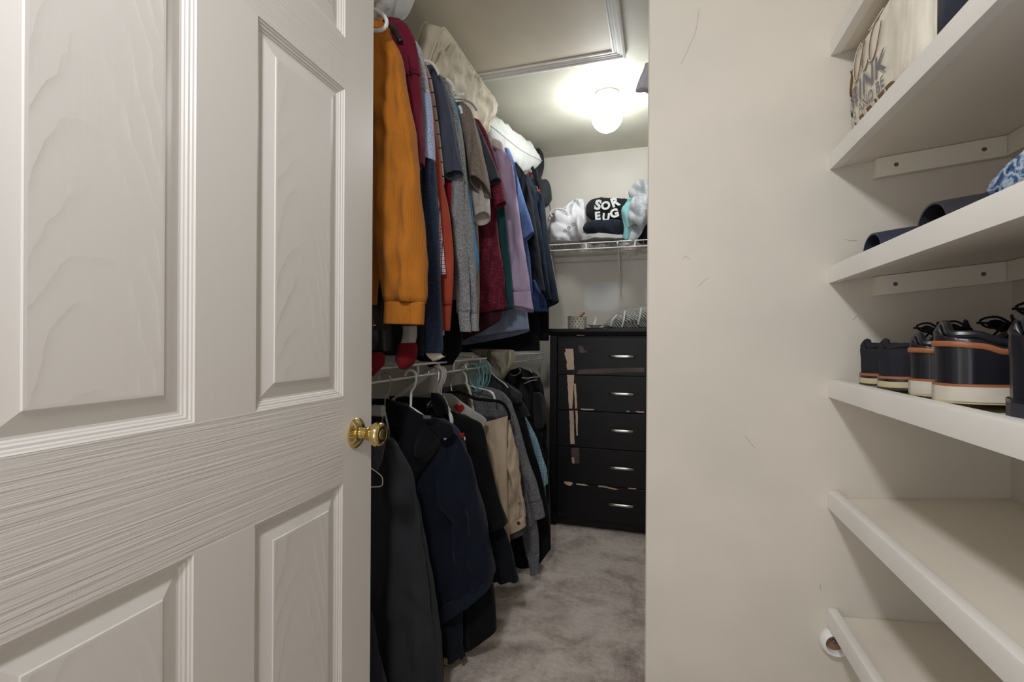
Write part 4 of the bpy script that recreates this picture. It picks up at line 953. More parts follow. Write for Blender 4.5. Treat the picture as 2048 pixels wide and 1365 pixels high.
loft('body', [(985, 770, 1005, 775, .006), (1000, 795, 1022, 800, .01), (1020, 815, 1040, 818, .01), (1030, 840, 1056, 843, .016), (1045, 880, 1074, 880, .018), (1062, 920, 1086, 918, .018), (1072, 950, 1094, 944, .018), (1080, 979, 1096, 968, .018)], 2.40, F('teal_gingham', (172, 196, 206), 'check', (54, 104, 128), (116, 160, 180)), g, fold=.003)
g = garment('shirt', 'teal shirt hem peeking out below the gingham shirt', 'shirt', 2.5, 'clothes on the lower rail')
MB().tube([atY(1000, 785, 2.47), Vector((LX+.02, 2.48, LZ-.036))], .003, 6).build('hanging_loop', M['velvet'], g)
loft('body', [(985, 775, 1005, 780, .006), (1010, 820, 1045, 825, .01), (1050, 900, 1080, 900, .01), (1070, 975, 1091, 972, .014), (1080, 1020, 1092, 1015, .012)], 2.47, F('teal_cloth', (80, 124, 134)), g, fold=.003)
g = garment('jacket', 'black jacket with white drawstrings nearest the dresser in the lower row', 'jacket', 2.66, 'clothes on the lower rail')
loft('body', [(1005, 745, 1040, 735, .02), (1000, 765, 1075, 752, .045), (1005, 790, 1088, 785, .05), (1020, 850, 1092, 850, .05), (1040, 950, 1096, 950, .05), (1060, 1060, 1100, 1060, .045)], 2.67, F('black_shell', (17, 18, 20), rough=.6), g, fold=.016, freq=16)
loft('grey_side', [(1066, 785, 1080, 785, .01), (1066, 800, 1090, 800, .018), (1068, 840, 1093, 840, .018), (1070, 858, 1086, 856, .01)], 2.61, F('dim_grey_cloth', (50, 51, 54)), g, fold=.006, hem='closed', nrow=18)
for pts in (((1020, 748), (1026, 752), (1036, 749), (1041, 742), (1039, 737)), ((1044, 756), (1056, 757), (1066, 755), (1077, 754), (1075, 746), (1070, 744)), ((1058, 738), (1062, 744), (1064, 746)), ((1048, 768), (1062, 762), (1074, 760))):
    MB().tube(smoothpts([atY(x, y, 2.585) for x, y in pts], 5), .0022, 6).build('drawstring', F('white_cord', (190, 188, 184)), g)

# hooks and white hangers over the lower rail
hn = lhanger('chrome-hooked hanger with a grey clip nearest the brass knob', 770, M['chrome'], hookr=.0019, half=.02, dropz=0, hook_h=.09, bar=False)
MB().box((LX-.03, 1.24, LR-.105), (LX+.012, 1.262, LR-.072), bev=.004).build('clip', simple('grey_clip', (160, 160, 160), .4), hn)
hn = lhanger('white tubular hanger inside the navy hoodie', 822, M['whiteplastic'], hookr=.0042, r=.005, half=.14, hook_h=.10, bar=False)
Yh = 1.43
for i, lb in enumerate(('front white moulded hanger of the white bunch over the navy hoodie', 'middle white moulded hanger of the white bunch over the navy hoodie', 'rear white moulded hanger of the white bunch over the navy hoodie')):
    t = hanger(lb, 1.63+i*.016, LX, LR-.003, M['whiteplastic'], hookr=.0036, r=.0045, half=.07, bar=False, hook_h=.085+.004*i, group='hangers on the lower rail')
    x, y = LX, 1.63+i*.016
    MB().add([(x-.055, y, LR-.13), (x-.01, y, LR-.088), (x+.012, y, LR-.088), (x+.03, y, LR-.118), (x-.055, y+.003, LR-.13), (x-.01, y+.003, LR-.088), (x+.012, y+.003, LR-.088), (x+.03, y+.003, LR-.118)],
        [(0, 1, 2, 3), (7, 6, 5, 4), (0, 4, 5, 1), (1, 5, 6, 2), (2, 6, 7, 3), (3, 7, 4, 0)]).build('web', M['whiteplastic'], t, False)
lhanger('chrome hook of the hanger inside the black jacket', 868, M['velvet'], hookmat=M['chrome'], hookr=.0018, half=.05, bar=False, hook_h=.09)
ih = thing('clothes_hanger', 'ivory plastic hanger seen nearly edge-on beside the teal hangers', 'hanger', tuple(atY(945, 830, 1.93)), 'hangers on the lower rail')
MB().tube(smoothpts([Vector((LX-.022, 1.93, LR-.002)), Vector((LX-.018, 1.93, LR+.016)), Vector((LX, 1.93, LR+.024)), atY(926, 742, 1.93), atY(932, 752, 1.93), atY(934, 772, 1.93)], 5), .0048, 8).build('hook', M['whiteplastic'], ih)
MB().tube(smoothpts([atY(931, 764, 1.93), atY(938, 778, 1.93), atY(943, 800, 1.94), atY(947, 825, 1.95), atY(950, 855, 1.96)], 5), .0062, 8).build('shoulder', M['ivory'], ih)
MB().tube(smoothpts([atY(940, 772, 2.0), atY(958, 777, 2.0), atY(975, 781, 2.0), atY(985, 787, 2.0), atY(989, 797, 2.0), atY(990, 806, 2.0)], 5), [.003]*12+[.0055]*14, 8).build('shoulder', M['whiteplastic'], ih)
M['paleteal'] = simple('pale_teal_plastic', (150, 190, 196), .3)
for i in range(10):
    yy = 1.985+i*.0195; dy_ = (.004, -.003, .006, 0, -.005)[i % 5]
    lb = 'teal hanger loop nearest the door in the bunch on the lower rail' if i == 0 else 'teal hanger loop nearest the back wall in the bunch on the lower rail' if i == 9 else 'teal hanger loop inside the tight bunch on the lower rail' if i % 3 else 'pale aqua hanger loop inside the tight bunch on the lower rail'
    t = thing('clothes_hanger', lb, 'hanger', (LX, yy, LR-.13), 'teal hangers on the lower rail')
    bot = .085+random.uniform(-.012, .014); wd = .026+random.uniform(-.004, .006)
    P = [Vector((LX+a, yy+dy_*b*6, LR+c)) for a, b, c in ((0, 0, .020), (-.019, .2, .010), (-wd*.8, .6, -.03), (-wd*.4, 1, -bot), (wd*.5, 1, -bot-.012), (wd, .6, -.04), (.019, .2, .010))]
    MB().tube(smoothpts(P, 5, True), .0026, 8, closed=True).build('hanger_loop', M['tealplastic'] if i % 3 else M['paleteal'], t)
tt = thing('clothes_hanger', 'grey plastic hanger shoulder on the dark charcoal jacket', 'hanger', tuple(atY(985, 750, 2.15)), 'hangers on the lower rail')
MB().tube(smoothpts([atY(x, y, 2.145) for x, y in ((978, 735), (985, 748), (996, 758), (1008, 767), (1016, 776))], 4), .0035, 8).build('shoulder', simple('grey_plastic', (150, 150, 152), .3), tt)
MB().tube(smoothpts([atY(978, 735, 2.145), atY(975, 728, 2.145), Vector((LX+.02, 2.145, LR+.01)), Vector((LX, 2.145, LR+.024)), Vector((LX-.02, 2.145, LR+.004))], 5), .0018, 8).build('hook', M['chrome'], tt)

# things lying on the lower shelf
g = thing('fleece_glove', 'dark red fleece glove with a grey cuff, hanging fingers down off the lower shelf', 'glove', tuple(atY(812, 700, 1.34)))
redf = F('dark_red_fleece', (112, 24, 34))
loft('mitt', [(801, 684, 830, 684, .018), (794, 700, 833, 700, .026), (792, 718, 832, 716, .028), (800, 730, 822, 728, .022), (803, 738, 814, 737, .014)], 1.30, redf, g, fold=.008, hem='closed', nrow=20)
loft('cuff', [(806, 652, 833, 652, .02), (806, 668, 833, 668, .022), (803, 687, 830, 686, .022)], 1.30, F('light_grey_fleece', (150, 148, 146)), g, fold=.003, nrow=14)
tag(loft('fleece_sock', [(742, 706, 762, 704, .02), (735, 716, 769, 712, .028), (730, 730, 768, 728, .03), (728, 745, 757, 742, .028), (730, 756, 748, 752, .018)], 1.22, redf, None, fold=.006, hem='closed', nrow=20), 'dark red fleece sock at the door edge on the lower wire shelf', 'sock')
g = thing('sun_hat', 'cream cotton sun hat draped over the far end of the lower wire shelf', 'hat', tuple(atY(1005, 750, 2.24)))
crh = F('cream_hat_cotton', (150, 144, 126))
loft('crown', [(940, 698, 1022, 700, .04), (950, 708, 1026, 708, .06), (975, 722, 1026, 722, .06), (990, 738, 1022, 736, .05), (998, 752, 1014, 748, .03), (1002, 759, 1008, 758, .012)], 2.29, crh, g, fold=.014, freq=22, hem='closed', nrow=26)
loft('brim_edge', [(1020, 700, 1026, 701, .04), (1021, 715, 1028, 714, .05), (1019, 728, 1026, 727, .04), (1014, 740, 1021, 738, .02)], 2.285, F('cream_brim', (178, 172, 152)), g, fold=.004, hem='closed', nrow=18)

# ------------------------------------------------------------------ clothes piled on the back wall shelf
ZT = ZB+.004
lz = lambda y: y
wtee = F('white_tee_cotton', (210, 208, 212)); 
g = thing('t_shirt', 'crumpled white t-shirt with three small ring prints on the back wall shelf', 't-shirt', (-.52, 3.12, ZT), 'clothes piled on the back shelf')
loft('body', [(1100, 428, 1135, 424, .03), (1096, 436, 1160, 430, .07), (1095, 450, 1170, 445, .10), (1096, 465, 1172, 460, .11), (1098, 478, 1168, 474, .11), (1102, 486, 1160, 484, .09)], 3.14, wtee, g, fold=.014, freq=16, hem='closed', crumple=.009)
loft('sleeve_fold', [(1148, 398, 1166, 399, .02), (1132, 412, 1170, 410, .035), (1122, 425, 1171, 425, .05), (1122, 440, 1172, 442, .05), (1130, 452, 1170, 455, .03)], 3.17, F('bright_white_cotton', (228, 228, 230)), g, fold=.012, hem='closed', crumple=.008, nrow=30)
cc = [atY(x, y, 3.10) for x, y in ((1101, 425), (1112, 418), (1128, 420), (1136, 428), (1128, 436), (1112, 437), (1103, 432))]
MB().tube(smoothpts(cc, 5, True), .006, 8, closed=True).build('collar', wtee, g)
for x, y in ((1130, 462), (1138, 455.5), (1146.5, 449.5)):
    c = atY(x, y, 2.968); P = [c+Vector((.0095*math.cos(a), 0, .0095*math.sin(a))) for a in [2*PI*k/16 for k in range(16)]]
    r_ = MB().tube(P, .0016, 6, closed=True).build('ring_print', dkp, g)
    MB().lathe([(.0035, 0), (.003, .001), (0, .001)], c, (0, -1, 0), 10).build('print_dot', dkp, r_)
blt = F('black_tee_cotton', (34, 35, 38))
g = thing('t_shirt', 'folded black t-shirt with white bubble lettering on the back shelf', 't-shirt', (-.35, 3.18, ZT+.13), 'clothes piled on the back shelf')
blk_rows = [(1196, 396, 1238, 399, .03), (1182, 402, 1262, 402, .06), (1172, 415, 1266, 412, .075), (1172, 428, 1262, 425, .08), (1182, 440, 1256, 440, .07), (1192, 448, 1240, 447, .04)]
loft('body', blk_rows, 3.2, blt, g, fold=.004, hem='closed', crumple=.004, nrow=30)
wp_ = F('white_bubble_print', (206, 206, 202))
def letter(txt, x, y, h, rot=0):
    o_ = atY(x, y, 3.105); a = math.radians(rot)
    flat_text(txt, h, o_, (math.cos(a), 0, math.sin(a)), (-math.sin(a), 0, math.cos(a)), g, wp_, 'print_letter', bold=.05)
letter('S', 1188, 418, .085, -12); letter('O', 1204, 421, .070, 12); letter('R', 1225, 415, .078, 18)
letter('E', 1190, 440, .070, 4); letter('U', 1204, 441, .066, -6); letter('G', 1222, 437, .074, 14)
g = thing('t_shirt', 'rolled dark navy t-shirt under the black lettered one on the back shelf', 't-shirt', (-.37, 3.12, ZT+.03), 'clothes piled on the back shelf')
loft('roll', [(1178, 442, 1240, 440, .03), (1169, 449, 1246, 445, .06), (1166, 458, 1247, 455, .07), (1172, 466, 1246, 466, .06), (1182, 472, 1244, 475, .04)], 3.1, F('dark_navy_cotton', (28, 33, 44)), g, fold=.006, hem='closed', crumple=.008, nrow=26)
g = thing('t_shirt', 'flat light grey t-shirt at the bottom of the pile on the back shelf', 't-shirt', (-.37, 3.12, ZT), 'clothes piled on the back shelf')
loft('body', [(1166, 466, 1238, 470, .05), (1160, 474, 1250, 474, .09), (1160, 483, 1252, 480, .10)], 3.12, F('light_grey_cotton', (158, 156, 154)), g, fold=.010, hem='closed', crumple=.010, nrow=22)
g = thing('t_shirt', 'aqua t-shirt squeezed between the black one and the grey sweatshirt', 't-shirt', (-.2, 3.14, ZT), 'clothes piled on the back shelf')
loft('body', [(1256, 396, 1268, 397, .02), (1250, 408, 1264, 408, .03), (1243, 422, 1262, 422, .035), (1245, 440, 1260, 442, .035), (1248, 458, 1262, 460, .03), (1246, 472, 1260, 474, .02), (1248, 480, 1256, 482, .02)], 3.03, F('aqua_cotton', (122, 172, 172)), g, fold=.008, hem='closed', crumple=.008, nrow=30)
gsw = F('grey_french_terry', (158, 160, 162), 'heather', (128, 130, 132))
g = thing('sweatshirt', 'light grey sweatshirt draped over the right end of the back shelf', 'sweatshirt', (-.05, 3.1, ZT), 'clothes piled on the back shelf')
loft('hood', [(1272, 362, 1330, 358, .03), (1264, 372, 1335, 368, .06), (1257, 386, 1335, 384, .07), (1262, 400, 1335, 400, .07), (1272, 412, 1335, 410, .06)], 3.10, gsw, g, fold=.010, hem='closed', crumple=.007, nrow=30)
loft('body', [(1266, 395, 1310, 395, .04), (1258, 415, 1312, 415, .06), (1255, 435, 1300, 435, .06), (1258, 450, 1290, 452, .05), (1256, 470, 1282, 468, .03), (1251, 492, 1268, 484, .016)], 3.02, gsw, g, fold=.010, hem='closed', crumple=.006, nrow=40)
MB().tube(smoothpts([atY(x, y, 2.965) for x, y in ((1256, 457), (1262, 453), (1270, 449), (1274, 452))], 4), .003, 6).build('zip_pull', M['blackplastic'], g)
g = thing('trousers', 'dark folded trousers behind the draped grey sweatshirt on the back shelf', 'trousers', (.0, 3.14, ZT), 'clothes piled on the back shelf')
loft('fold', [(1276, 452, 1330, 450, .06), (1274, 465, 1332, 465, .08), (1276, 484, 1332, 482, .08)], 3.17, F('dark_blue_black', (36, 38, 48)), g, fold=.008, hem='closed', crumple=.008, nrow=20)
# grey fabric corner reaching past the partition on the high right shelf
g = thing('t_shirt', 'grey cloth corner sticking out past the partition wall near the globe light', 't-shirt', (.12, 2.0, 2.21))
loft('cloth', [(1290, 128, 1420, 118, .04), (1286, 140, 1420, 135, .06), (1281, 152, 1420, 150, .06), (1276, 164, 1400, 164, .045), (1272, 175, 1370, 170, .03), (1270.5, 182, 1310, 170, .012)], 2.0, F('grey_violet_cotton', (220, 218, 228)), g, fold=.010, hem='closed', crumple=.005, nrow=30)

# ------------------------------------------------------------------ on the dresser
pc = atY(1154, 655, 3.02); px_r = .0575
enam = simple('cream_enamel', (206, 202, 188), .3)
g = thing('pot', 'small cream polka dot pot on top of the black dresser', 'pot', (pc.x, 3.02, DT))
body = MB().lathe([(0, 0), (.053, 0), (.0565, .004), (.058, .012), (.0585, .070), (.0605, .073), (.0605, .077), (.057, .077), (.056, .070), (.055, .012), (0, .010)], (pc.x, 3.02, DT), (0, 0, 1), 44).build('pot_body', enam, g)
MB().tube([(pc.x+.0605*math.cos(a), 3.02+.0605*math.sin(a), DT+.0765) for a in [2*PI*k/36 for k in range(36)]], .0015, 6, closed=True).build('rim', simple('rim_grey', (110, 106, 98), .3), body)
for r_ in range(4):
    for k in range(16):
        a = 2*PI*(k+.5*(r_ % 2))/16; z = DT+.016+r_*.0155; nrm_ = Vector((math.cos(a), math.sin(a), 0))
        if nrm_.y > .3: continue
        MB().lathe([(.0036, 0), (.0034, .0009), (0, .001)], Vector((pc.x, 3.02, z))+nrm_*.0578, nrm_, 8).build('dot', M['dark'], body) if (r_+k) % 1 == 0 else None
woodc = simple('orange_brown_wood', (150, 84, 52), .4)
def part_of(nm, pts, r, mat): return MB().tube(smoothpts(pts, 4), r, 8).build(nm, mat, g)
tag(MB().tube(smoothpts([Vector((pc.x+.0, 3.03, DT+.04)), Vector((pc.x+.025, 3.03, DT+.085)), Vector((pc.x+.045, 3.035, DT+.107))], 4), [.009]*5+[.007]*4, 10).build('wooden_stick', woodc), 'short orange-brown wooden piece standing in the polka dot pot', 'stick')
tag(MB().tube([Vector((pc.x-.01, 3.0, DT+.05)), Vector((pc.x+.03, 3.0, DT+.082))], .008, 8).build('red_token', simple('red_brown', (150, 62, 44), .4)), 'flat red-brown piece leaning at the front inside the polka dot pot', 'trinket')
tag(MB().lathe([(0, -.008), (.006, -.006), (.008, 0), (.006, .006), (0, .008)], (pc.x-.045, 3.01, DT+.078), (0, 0, 1), 14).build('black_bead', M['dark']), 'small black bead at the left rim of the polka dot pot', 'bead')
pc2 = atY(1190, 650, 2.97)
g = thing('ring_dish', 'little white ring dish with a slender standing figure on the dresser', 'dish', (pc2.x, 2.97, DT))
MB().lathe([(0, .0), (.022, 0), (.024, .012), (.042, .022), (.046, .026), (.044, .028), (.02, .020), (0, .018)], (pc2.x, 2.97, DT), (0, 0, 1), 36).build('plate', enam, g)
MB().tube(smoothpts([(pc2.x-.002, 2.97, DT+.018), (pc2.x-.004, 2.97, DT+.036), (pc2.x+.002, 2.97, DT+.05), (pc2.x+.005, 2.97, DT+.062), (pc2.x+.003, 2.97, DT+.078)], 5), [.009, .008, .0075, .007, .0065, .006, .0055, .005, .005, .0055, .006, .0055, .005, .0045, .004, .004, .004, .0035, .003, .002, .001], 10).build('figure', M['whiteplastic'], g)
for k, (dx, r_) in enumerate(((-.012, .016), (.016, .014), (.034, .02))):
    P = [(pc2.x+dx+r_*math.cos(a), 2.935+.012*math.sin(a)+.0, DT+.0035+.001*k) for a in [2*PI*q/20 for q in range(20)]]
    tag(MB().tube(P, .0022, 6, closed=True).build('bracelet', M['steel']), ('leftmost silver bracelet lying before the white ring dish', 'middle silver bracelet lying before the white ring dish', 'rightmost silver bracelet lying before the white ring dish')[k], 'bracelet', 'bracelets on the dresser')
MBk = MB().tube(smoothpts([(pc2.x-.05, 2.925, DT+.004), (pc2.x-.02, 2.915, DT+.004), (pc2.x+.02, 2.92, DT+.005), (pc2.x+.06, 2.93, DT+.004)], 5), .0035, 8)
tag(MBk.build('necklace', M['velvet']), 'black cord necklace lying along the dresser front by the ring dish', 'necklace')
g = thing('sweater', 'folded grey cable-rib knit sweater on the right of the dresser top', 'sweater', (-.12, 3.05, DT))
loft('fold', [(1256, 616, 1335, 612, .06), (1240, 622, 1340, 620, .09), (1226, 632, 1345, 632, .11), (1216, 641, 1345, 643, .12), (1208, 650, 1345, 652, .11), (1207, 656.5, 1345, 657, .10)], 3.08, F('grey_cable_knit', (186, 186, 180), 'cable'), g, fold=.006, hem='closed', crumple=.008, nrow=30)
for pts in (((1222, 652), (1226, 640), (1234, 630)), ((1244, 655), (1248, 638), (1250, 622)), ((1276, 650), (1280, 632), (1282, 617))):
    MB().tube(smoothpts([atY(x, y, 2.965 if k < 2 else 2.99) for k, (x, y) in enumerate(pts)], 5), .006, 8).build('knit_seam', F('pale_knit', (206, 206, 202)), g)

# ------------------------------------------------------------------ things on the niche shelves
def shelf_top(i, x): return bottoms[i]+.020+shz(x)
def lip_top(i): return bottoms[i]+.0375
def box_surface(c, L, W, T, e=4.5, k_=.38, mn=.30):
    def f(p):
        u = max(-1, min(1, (p.y-c.y)/(L/2))); v = max(-1, min(1, (p.z-c.z)/(W/2)))
        k = max(0, (1-abs(u)**e)*(1-abs(v)**e)); th = max(T/2*k**k_, T*mn)
        return Vector((c.x-th-.0035, p.y, p.z))
    return f
canvas = F('natural_canvas', (234, 227, 212))
tc_ = Vector((.433, 1.035, shelf_top(1, .425)+.108)); TLn, TWd, TT = .315, .215, .12
g = thing('throw_pillow', 'cream canvas pillow printed Eat DRINK AND BE MARRIED on an upper niche shelf', 'pillow', (.425, 1.03, shelf_top(1, .425)))
cushion('cover', tc_, (0, -1, 0), (0, 0, 1), (-1, 0, 0), TLn, TWd, TT, canvas, g, n=60, box=True, wr=.0035, freq=14, seed=31, pinch=0.0)
wr_ = box_surface(tc_, TLn, TWd, TT)
MB().tube([wr_(Vector((0, .893, z)))+Vector((.002, 0, 0)) for z in [tc_.z-.10+.2*k/16 for k in range(17)]], .0016, 6).build('side_seam', canvas, g)
greyp = F('grey_print', (128, 126, 128)); brownp = F('brown_print', (122, 94, 66)); creamp = F('cream_print', (222, 214, 198))
UX, UY = (0, -1, 0), (0, 0, 1)
flat_text('DRINK', .056, (0, 1.188, 1.606), UX, UY, g, greyp, 'printed_word', bold=.010, sx=1.25, wrap=wr_)
flat_text('AND BE', .028, (0, 1.098, 1.580), UX, UY, g, greyp, 'printed_word', bold=.005, sx=1.15, wrap=wr_)
flat_text('MARRIED', .056, (0, 1.190, 1.5370), UX, UY, g, brownp, 'printed_word', bold=.014, sx=1.05, wrap=wr_)
def stroke(pts, nm='script_stroke', r1=.0029, r2=.0016, m1=None):
    P = [wr_(Vector((0, y*1.02, (z+.022 if nm == 'script_stroke' else z+.008)))) for y, z in [(q.x, q.y) for q in smoothpts([(a, b, 0) for a, b in pts], 8)]]
    o_ = MB().tube(P, r1, 8, flat=.25, up=(0, 0, 1)).build(nm, m1 or brownp, g)
    if r2: MB().tube([p+Vector((-.0008, 0, 0)) for p in P], r2, 8, flat=.25, up=(0, 0, 1)).build('stroke_fill', creamp, o_)
stroke([(1.125, 1.705), (1.14, 1.716), (1.158, 1.708), (1.163, 1.692), (1.15, 1.680), (1.138, 1.678), (1.155, 1.670), (1.168, 1.652), (1.162, 1.634), (1.145, 1.628), (1.125, 1.638), (1.11, 1.655)])
stroke([(1.062, 1.688), (1.078, 1.698), (1.094, 1.688), (1.102, 1.662), (1.096, 1.636), (1.082, 1.630), (1.068, 1.646), (1.060, 1.672), (1.056, 1.694), (1.058, 1.650), (1.050, 1.632), (1.038, 1.636), (1.028, 1.650)])
stroke([(1.010, 1.725), (1.018, 1.695), (1.026, 1.660), (1.024, 1.636), (1.010, 1.630), (.996, 1.640), (.985, 1.662), (.980, 1.680)])
stroke([(1.040, 1.700), (1.015, 1.702), (.990, 1.708)])
stroke([(1.140, 1.578), (1.120, 1.584), (1.100, 1.578), (1.094, 1.580)], 'arrow_stroke', .0012, 0, greyp)
stroke([(1.101, 1.589), (1.093, 1.580), (1.103, 1.573)], 'arrow_stroke', .0012, 0, greyp)
g = thing('folded_jeans', 'dark navy folded cloth behind the printed canvas pillow', 'clothes', (.47, .77, shelf_top(1, .47)))
cushion('cloth', (.475, .77, shelf_top(1, .47)+.072), (0, 1, 0), (1, 0, 0.1), (0, 0, 1), .16, .20, .15, F('dark_navy_denim', (46, 50, 66)), g, wr=.012, freq=20, seed=41, box=True)

def slide_sandal(lbl, y, mat_strap, mat_sole, yaw=0):
    x0 = .385; z0 = shelf_top(2, x0); R = .040; Hh = .036
    t = thing('slide_sandal', lbl, 'sandal', (x0+.12, y, z0), 'navy slide sandals')
    ol = [(0, .030), (.01, .038), (.05, .043), (.12, .040), (.18, .036), (.22, .033), (.245, .024), (.252, .0)]
    loop = [(a, b) for a, b in ol]+[(a, -b) for a, b in ol[-2::-1]]
    vs = []; n = len(loop)
    for h_ in (0, .018, .022):
        for a, b in loop: vs.append((x0+a, y+b*(1 if h_ < .02 else .94), z0+h_+a*TILT))
    m = MB().add(vs, [(k*n+i, k*n+(i+1) % n, (k+1)*n+(i+1) % n, (k+1)*n+i) for k in range(2) for i in range(n)]+[tuple(range(n))[::-1], tuple(2*n+i for i in range(n))])
    m.build('sole', mat_sole, t)
    V = []; F_ = []; ns, na = 12, 20
    for layer, rr in ((0, 1.0), (1, .93)):
        for i in range(ns+1):
            a = i/ns; x = x0+.004+a*.125
            for k in range(na+1):
                ph = PI*k/na; bulge = 1+.05*math.sin(PI*a)
                V.append((x+(-.0 if layer == 0 else .0), y+R*1.08*rr*math.cos(ph), z0+.012+(x-x0)*TILT+(Hh+.009)*bulge*rr*math.sin(ph)**.8))
    st = (ns+1)*(na+1)
    for L in (0, 1):
        for i in range(ns):
            for k in range(na): q = (L*st+i*(na+1)+k, L*st+(i+1)*(na+1)+k, L*st+(i+1)*(na+1)+k+1, L*st+i*(na+1)+k+1); F_.append(q if L == 0 else q[::-1])
    for i in (0, ns):
        for k in range(na): F_.append((i*(na+1)+k, i*(na+1)+k+1, st+i*(na+1)+k+1, st+i*(na+1)+k))
    newobj('strap', V, F_, mat_strap, t, True, angle=50)
slide_sandal('navy slide sandal beside the partition wall on the niche shelf', 1.083, simple('navy_foam', (52, 56, 78), .6), simple('navy_foam_sole', (30, 32, 42), .6))
slide_sandal('darker slide sandal to the right of the navy one on the niche shelf', .872, simple('plum_foam', (48, 46, 54), .6), simple('dark_foam_sole', (26, 26, 32), .6))
g = thing('cloth_bag', 'blue and white marbled cloth bag at the right frame edge, on the sandals shelf', 'bag', (.50, .68, shelf_top(2, .5)))
cushion('bag_body', (.495, .662, shelf_top(2, .49)+.038), (0, 1, 0), (1, 0, .1), (0, 0, 1),   .20, .22, .095, F('marbled_cloth', (28, 40, 66), 'tiedye', (72, 104, 146), (186, 200, 212)), g, wr=.012, freq=22, seed=47)

def interp(tab, s):
    for i in range(len(tab)-1):
        if s <= tab[i+1][0]:
            t = (s-tab[i][0])/(tab[i+1][0]-tab[i][0]+1e-9); t = t*t*(3-2*t)
            return tab[i][1]+(tab[i+1][1]-tab[i][1])*t
    return tab[-1][1]
def shoe(lbl, x0, y, style, L=.285, hs=1.0, yaw=0.0, ws=1.0):
    z0 = lip_top(3)+.0005
    t = thing('shoe', lbl, 'shoe', (x0+L/2, y, z0), 'shoes in a row on the niche shelf')
    pit = .028
    cyw, syw = math.cos(yaw), math.sin(yaw)
    def W(x, yy, z): return Vector((x0+x*cyw-yy*syw, y+x*syw+yy*cyw, z0+z+x*pit))
    wt = [(0, .0), (.012, .014), (.04, .0245), (.09, .0305), (.2, .0335), (.38, .0325), (.55, .039), (.7, .0455), (.82, .043), (.92, .032), (.975, .016), (1, .0)]
    up = {'boat': [(0, .058), (.1, .060), (.25, .052), (.42, .066), (.55, .060), (.75, .040), (.9, .030), (1, .012)],
          'derby': [(0, .078), (.1, .074), (.22, .060), (.38, .082), (.5, .078), (.7, .048), (.9, .034), (1, .014)],
          'plain': [(0, .086), (.1, .088), (.25, .070), (.42, .090), (.55, .078), (.75, .050), (.9, .036), (1, .015)]}[style]
    sole_h = {'boat': .023, 'derby': .026, 'plain': .020}[style]
    leather = {'boat': M['suede'], 'derby': M['blackcalf'], 'plain': M['blackcalf']}[style]
    # sole layers
    def outl(k, grow):
        pts = []
        S = [0, .004, .012, .03, .06, .12, .2, .3, .4, .5, .6, .7, .8, .88, .94, .975, .992, 1]
        for s_ in S: pts.append((s_*(L+.004)-.002, interp(wt, s_)*ws*grow+.0008))
        return pts+[(a, -b) for a, b in pts[::-1]]
    layers = {'boat': [(0, .004, M['gumdark'], 1.10, 'outsole'), (.004, .014, M['creamsole'], 1.13, 'midsole'), (.014, .0185, M['blackcalf'], 1.12, 'stripe'), (.0185, .023, M['tanwelt'], 1.12, 'welt')],
              'derby': [(0, .003, M['creamsole'], 1.08, 'outsole'), (.003, .0225, M['whitesole'], 1.13, 'midsole'), (.0225, .026, M['tanwelt'], 1.10, 'welt')],
              'plain': [(0, .016, M['darksole'], 1.09, 'outsole'), (.016, .020, M['blackcalf'], 1.11, 'welt')]}[style]
    for z_a, z_b, mt, gr, nm in layers:
        o_ = outl(0, gr); n = len(o_); vs = []
        for z in (z_a, z_b):
            for a, b in o_: vs.append(W(a, b, z))
        MB().add(vs, [(i, (i+1) % n, n+(i+1) % n, n+i) for i in range(n)]+[tuple(range(n))[::-1], tuple(n+i for i in range(n))]).build(nm, mt, t, True)
    # upper with a hollow opening
    ns, na = 60, 40; V = []; FF = []
    def surf(s_, ph, off=0):
        w = interp(wt, s_)*ws; h = interp(up, s_)*hs
        c, sn = math.cos(ph), math.sin(ph)
        bul = 1+.07*math.sin(PI*min(1, max(0, sn)))
        yy = (w+off)*(1 if abs(c) > .999 else 1)*math.copysign(abs(c)**.62, c)*(1-.16*sn**2)
        ex_ = .30+.42*min(1, max(0, (s_-.40)/.15)); zz = sole_h-.001+(h+off)*max(sn, 0)**ex_
        lean = .008*(sn)*(1-min(1, s_/.25)) if s_ < .25 else 0
        return s_*L+lean*.5-.004*math.sin(sn*PI)*(1-min(1, s_/.15)) if s_ < .15 else s_*L, yy, zz
    for i in range(ns+1):
        a = i/ns; s_ = .5-.5*math.cos(PI*a); s_ = .55*s_+.45*a
        op = 0
        if .006 < s_ < .40: op = min(1, (s_-.006)/.012, (.40-s_)/.03)
        for k in range(na+1):
            ph = PI*k/na; x, yy, zz = surf(s_, ph)
            c = abs(math.cos(ph))
            if op > 0 and c < .86:
                d = min(1, (.86-c)/.16)*op
                zz = zz-(zz-(sole_h+.012))*d*.92
                yy = yy*(1-.10*d) if c > .6 else yy
            V.append(W(x, yy, zz))
    for i in range(ns):
        for k in range(na): FF.append((i*(na+1)+k, i*(na+1)+k+1, (i+1)*(na+1)+k+1, (i+1)*(na+1)+k))
    newobj('upper', V, FF, leather, t, True)
    # padded collar roll
    P = []
    for s_, sg in [(q, 1) for q in (.38, .32, .25, .18, .11, .06, .025)]+[(.0, 0)]+[(q, -1) for q in (.025, .06, .11, .18, .25, .32, .38)]:
        ph = math.acos(.84) if sg else PI/2
        x, yy, zz = surf(max(s_, .012), ph if sg >= 0 else PI-ph); P.append(W(x+.002, yy if sg else 0, zz+.001))
    MB().tube(smoothpts(P, 4), .0052, 8).build('collar', leather, t)
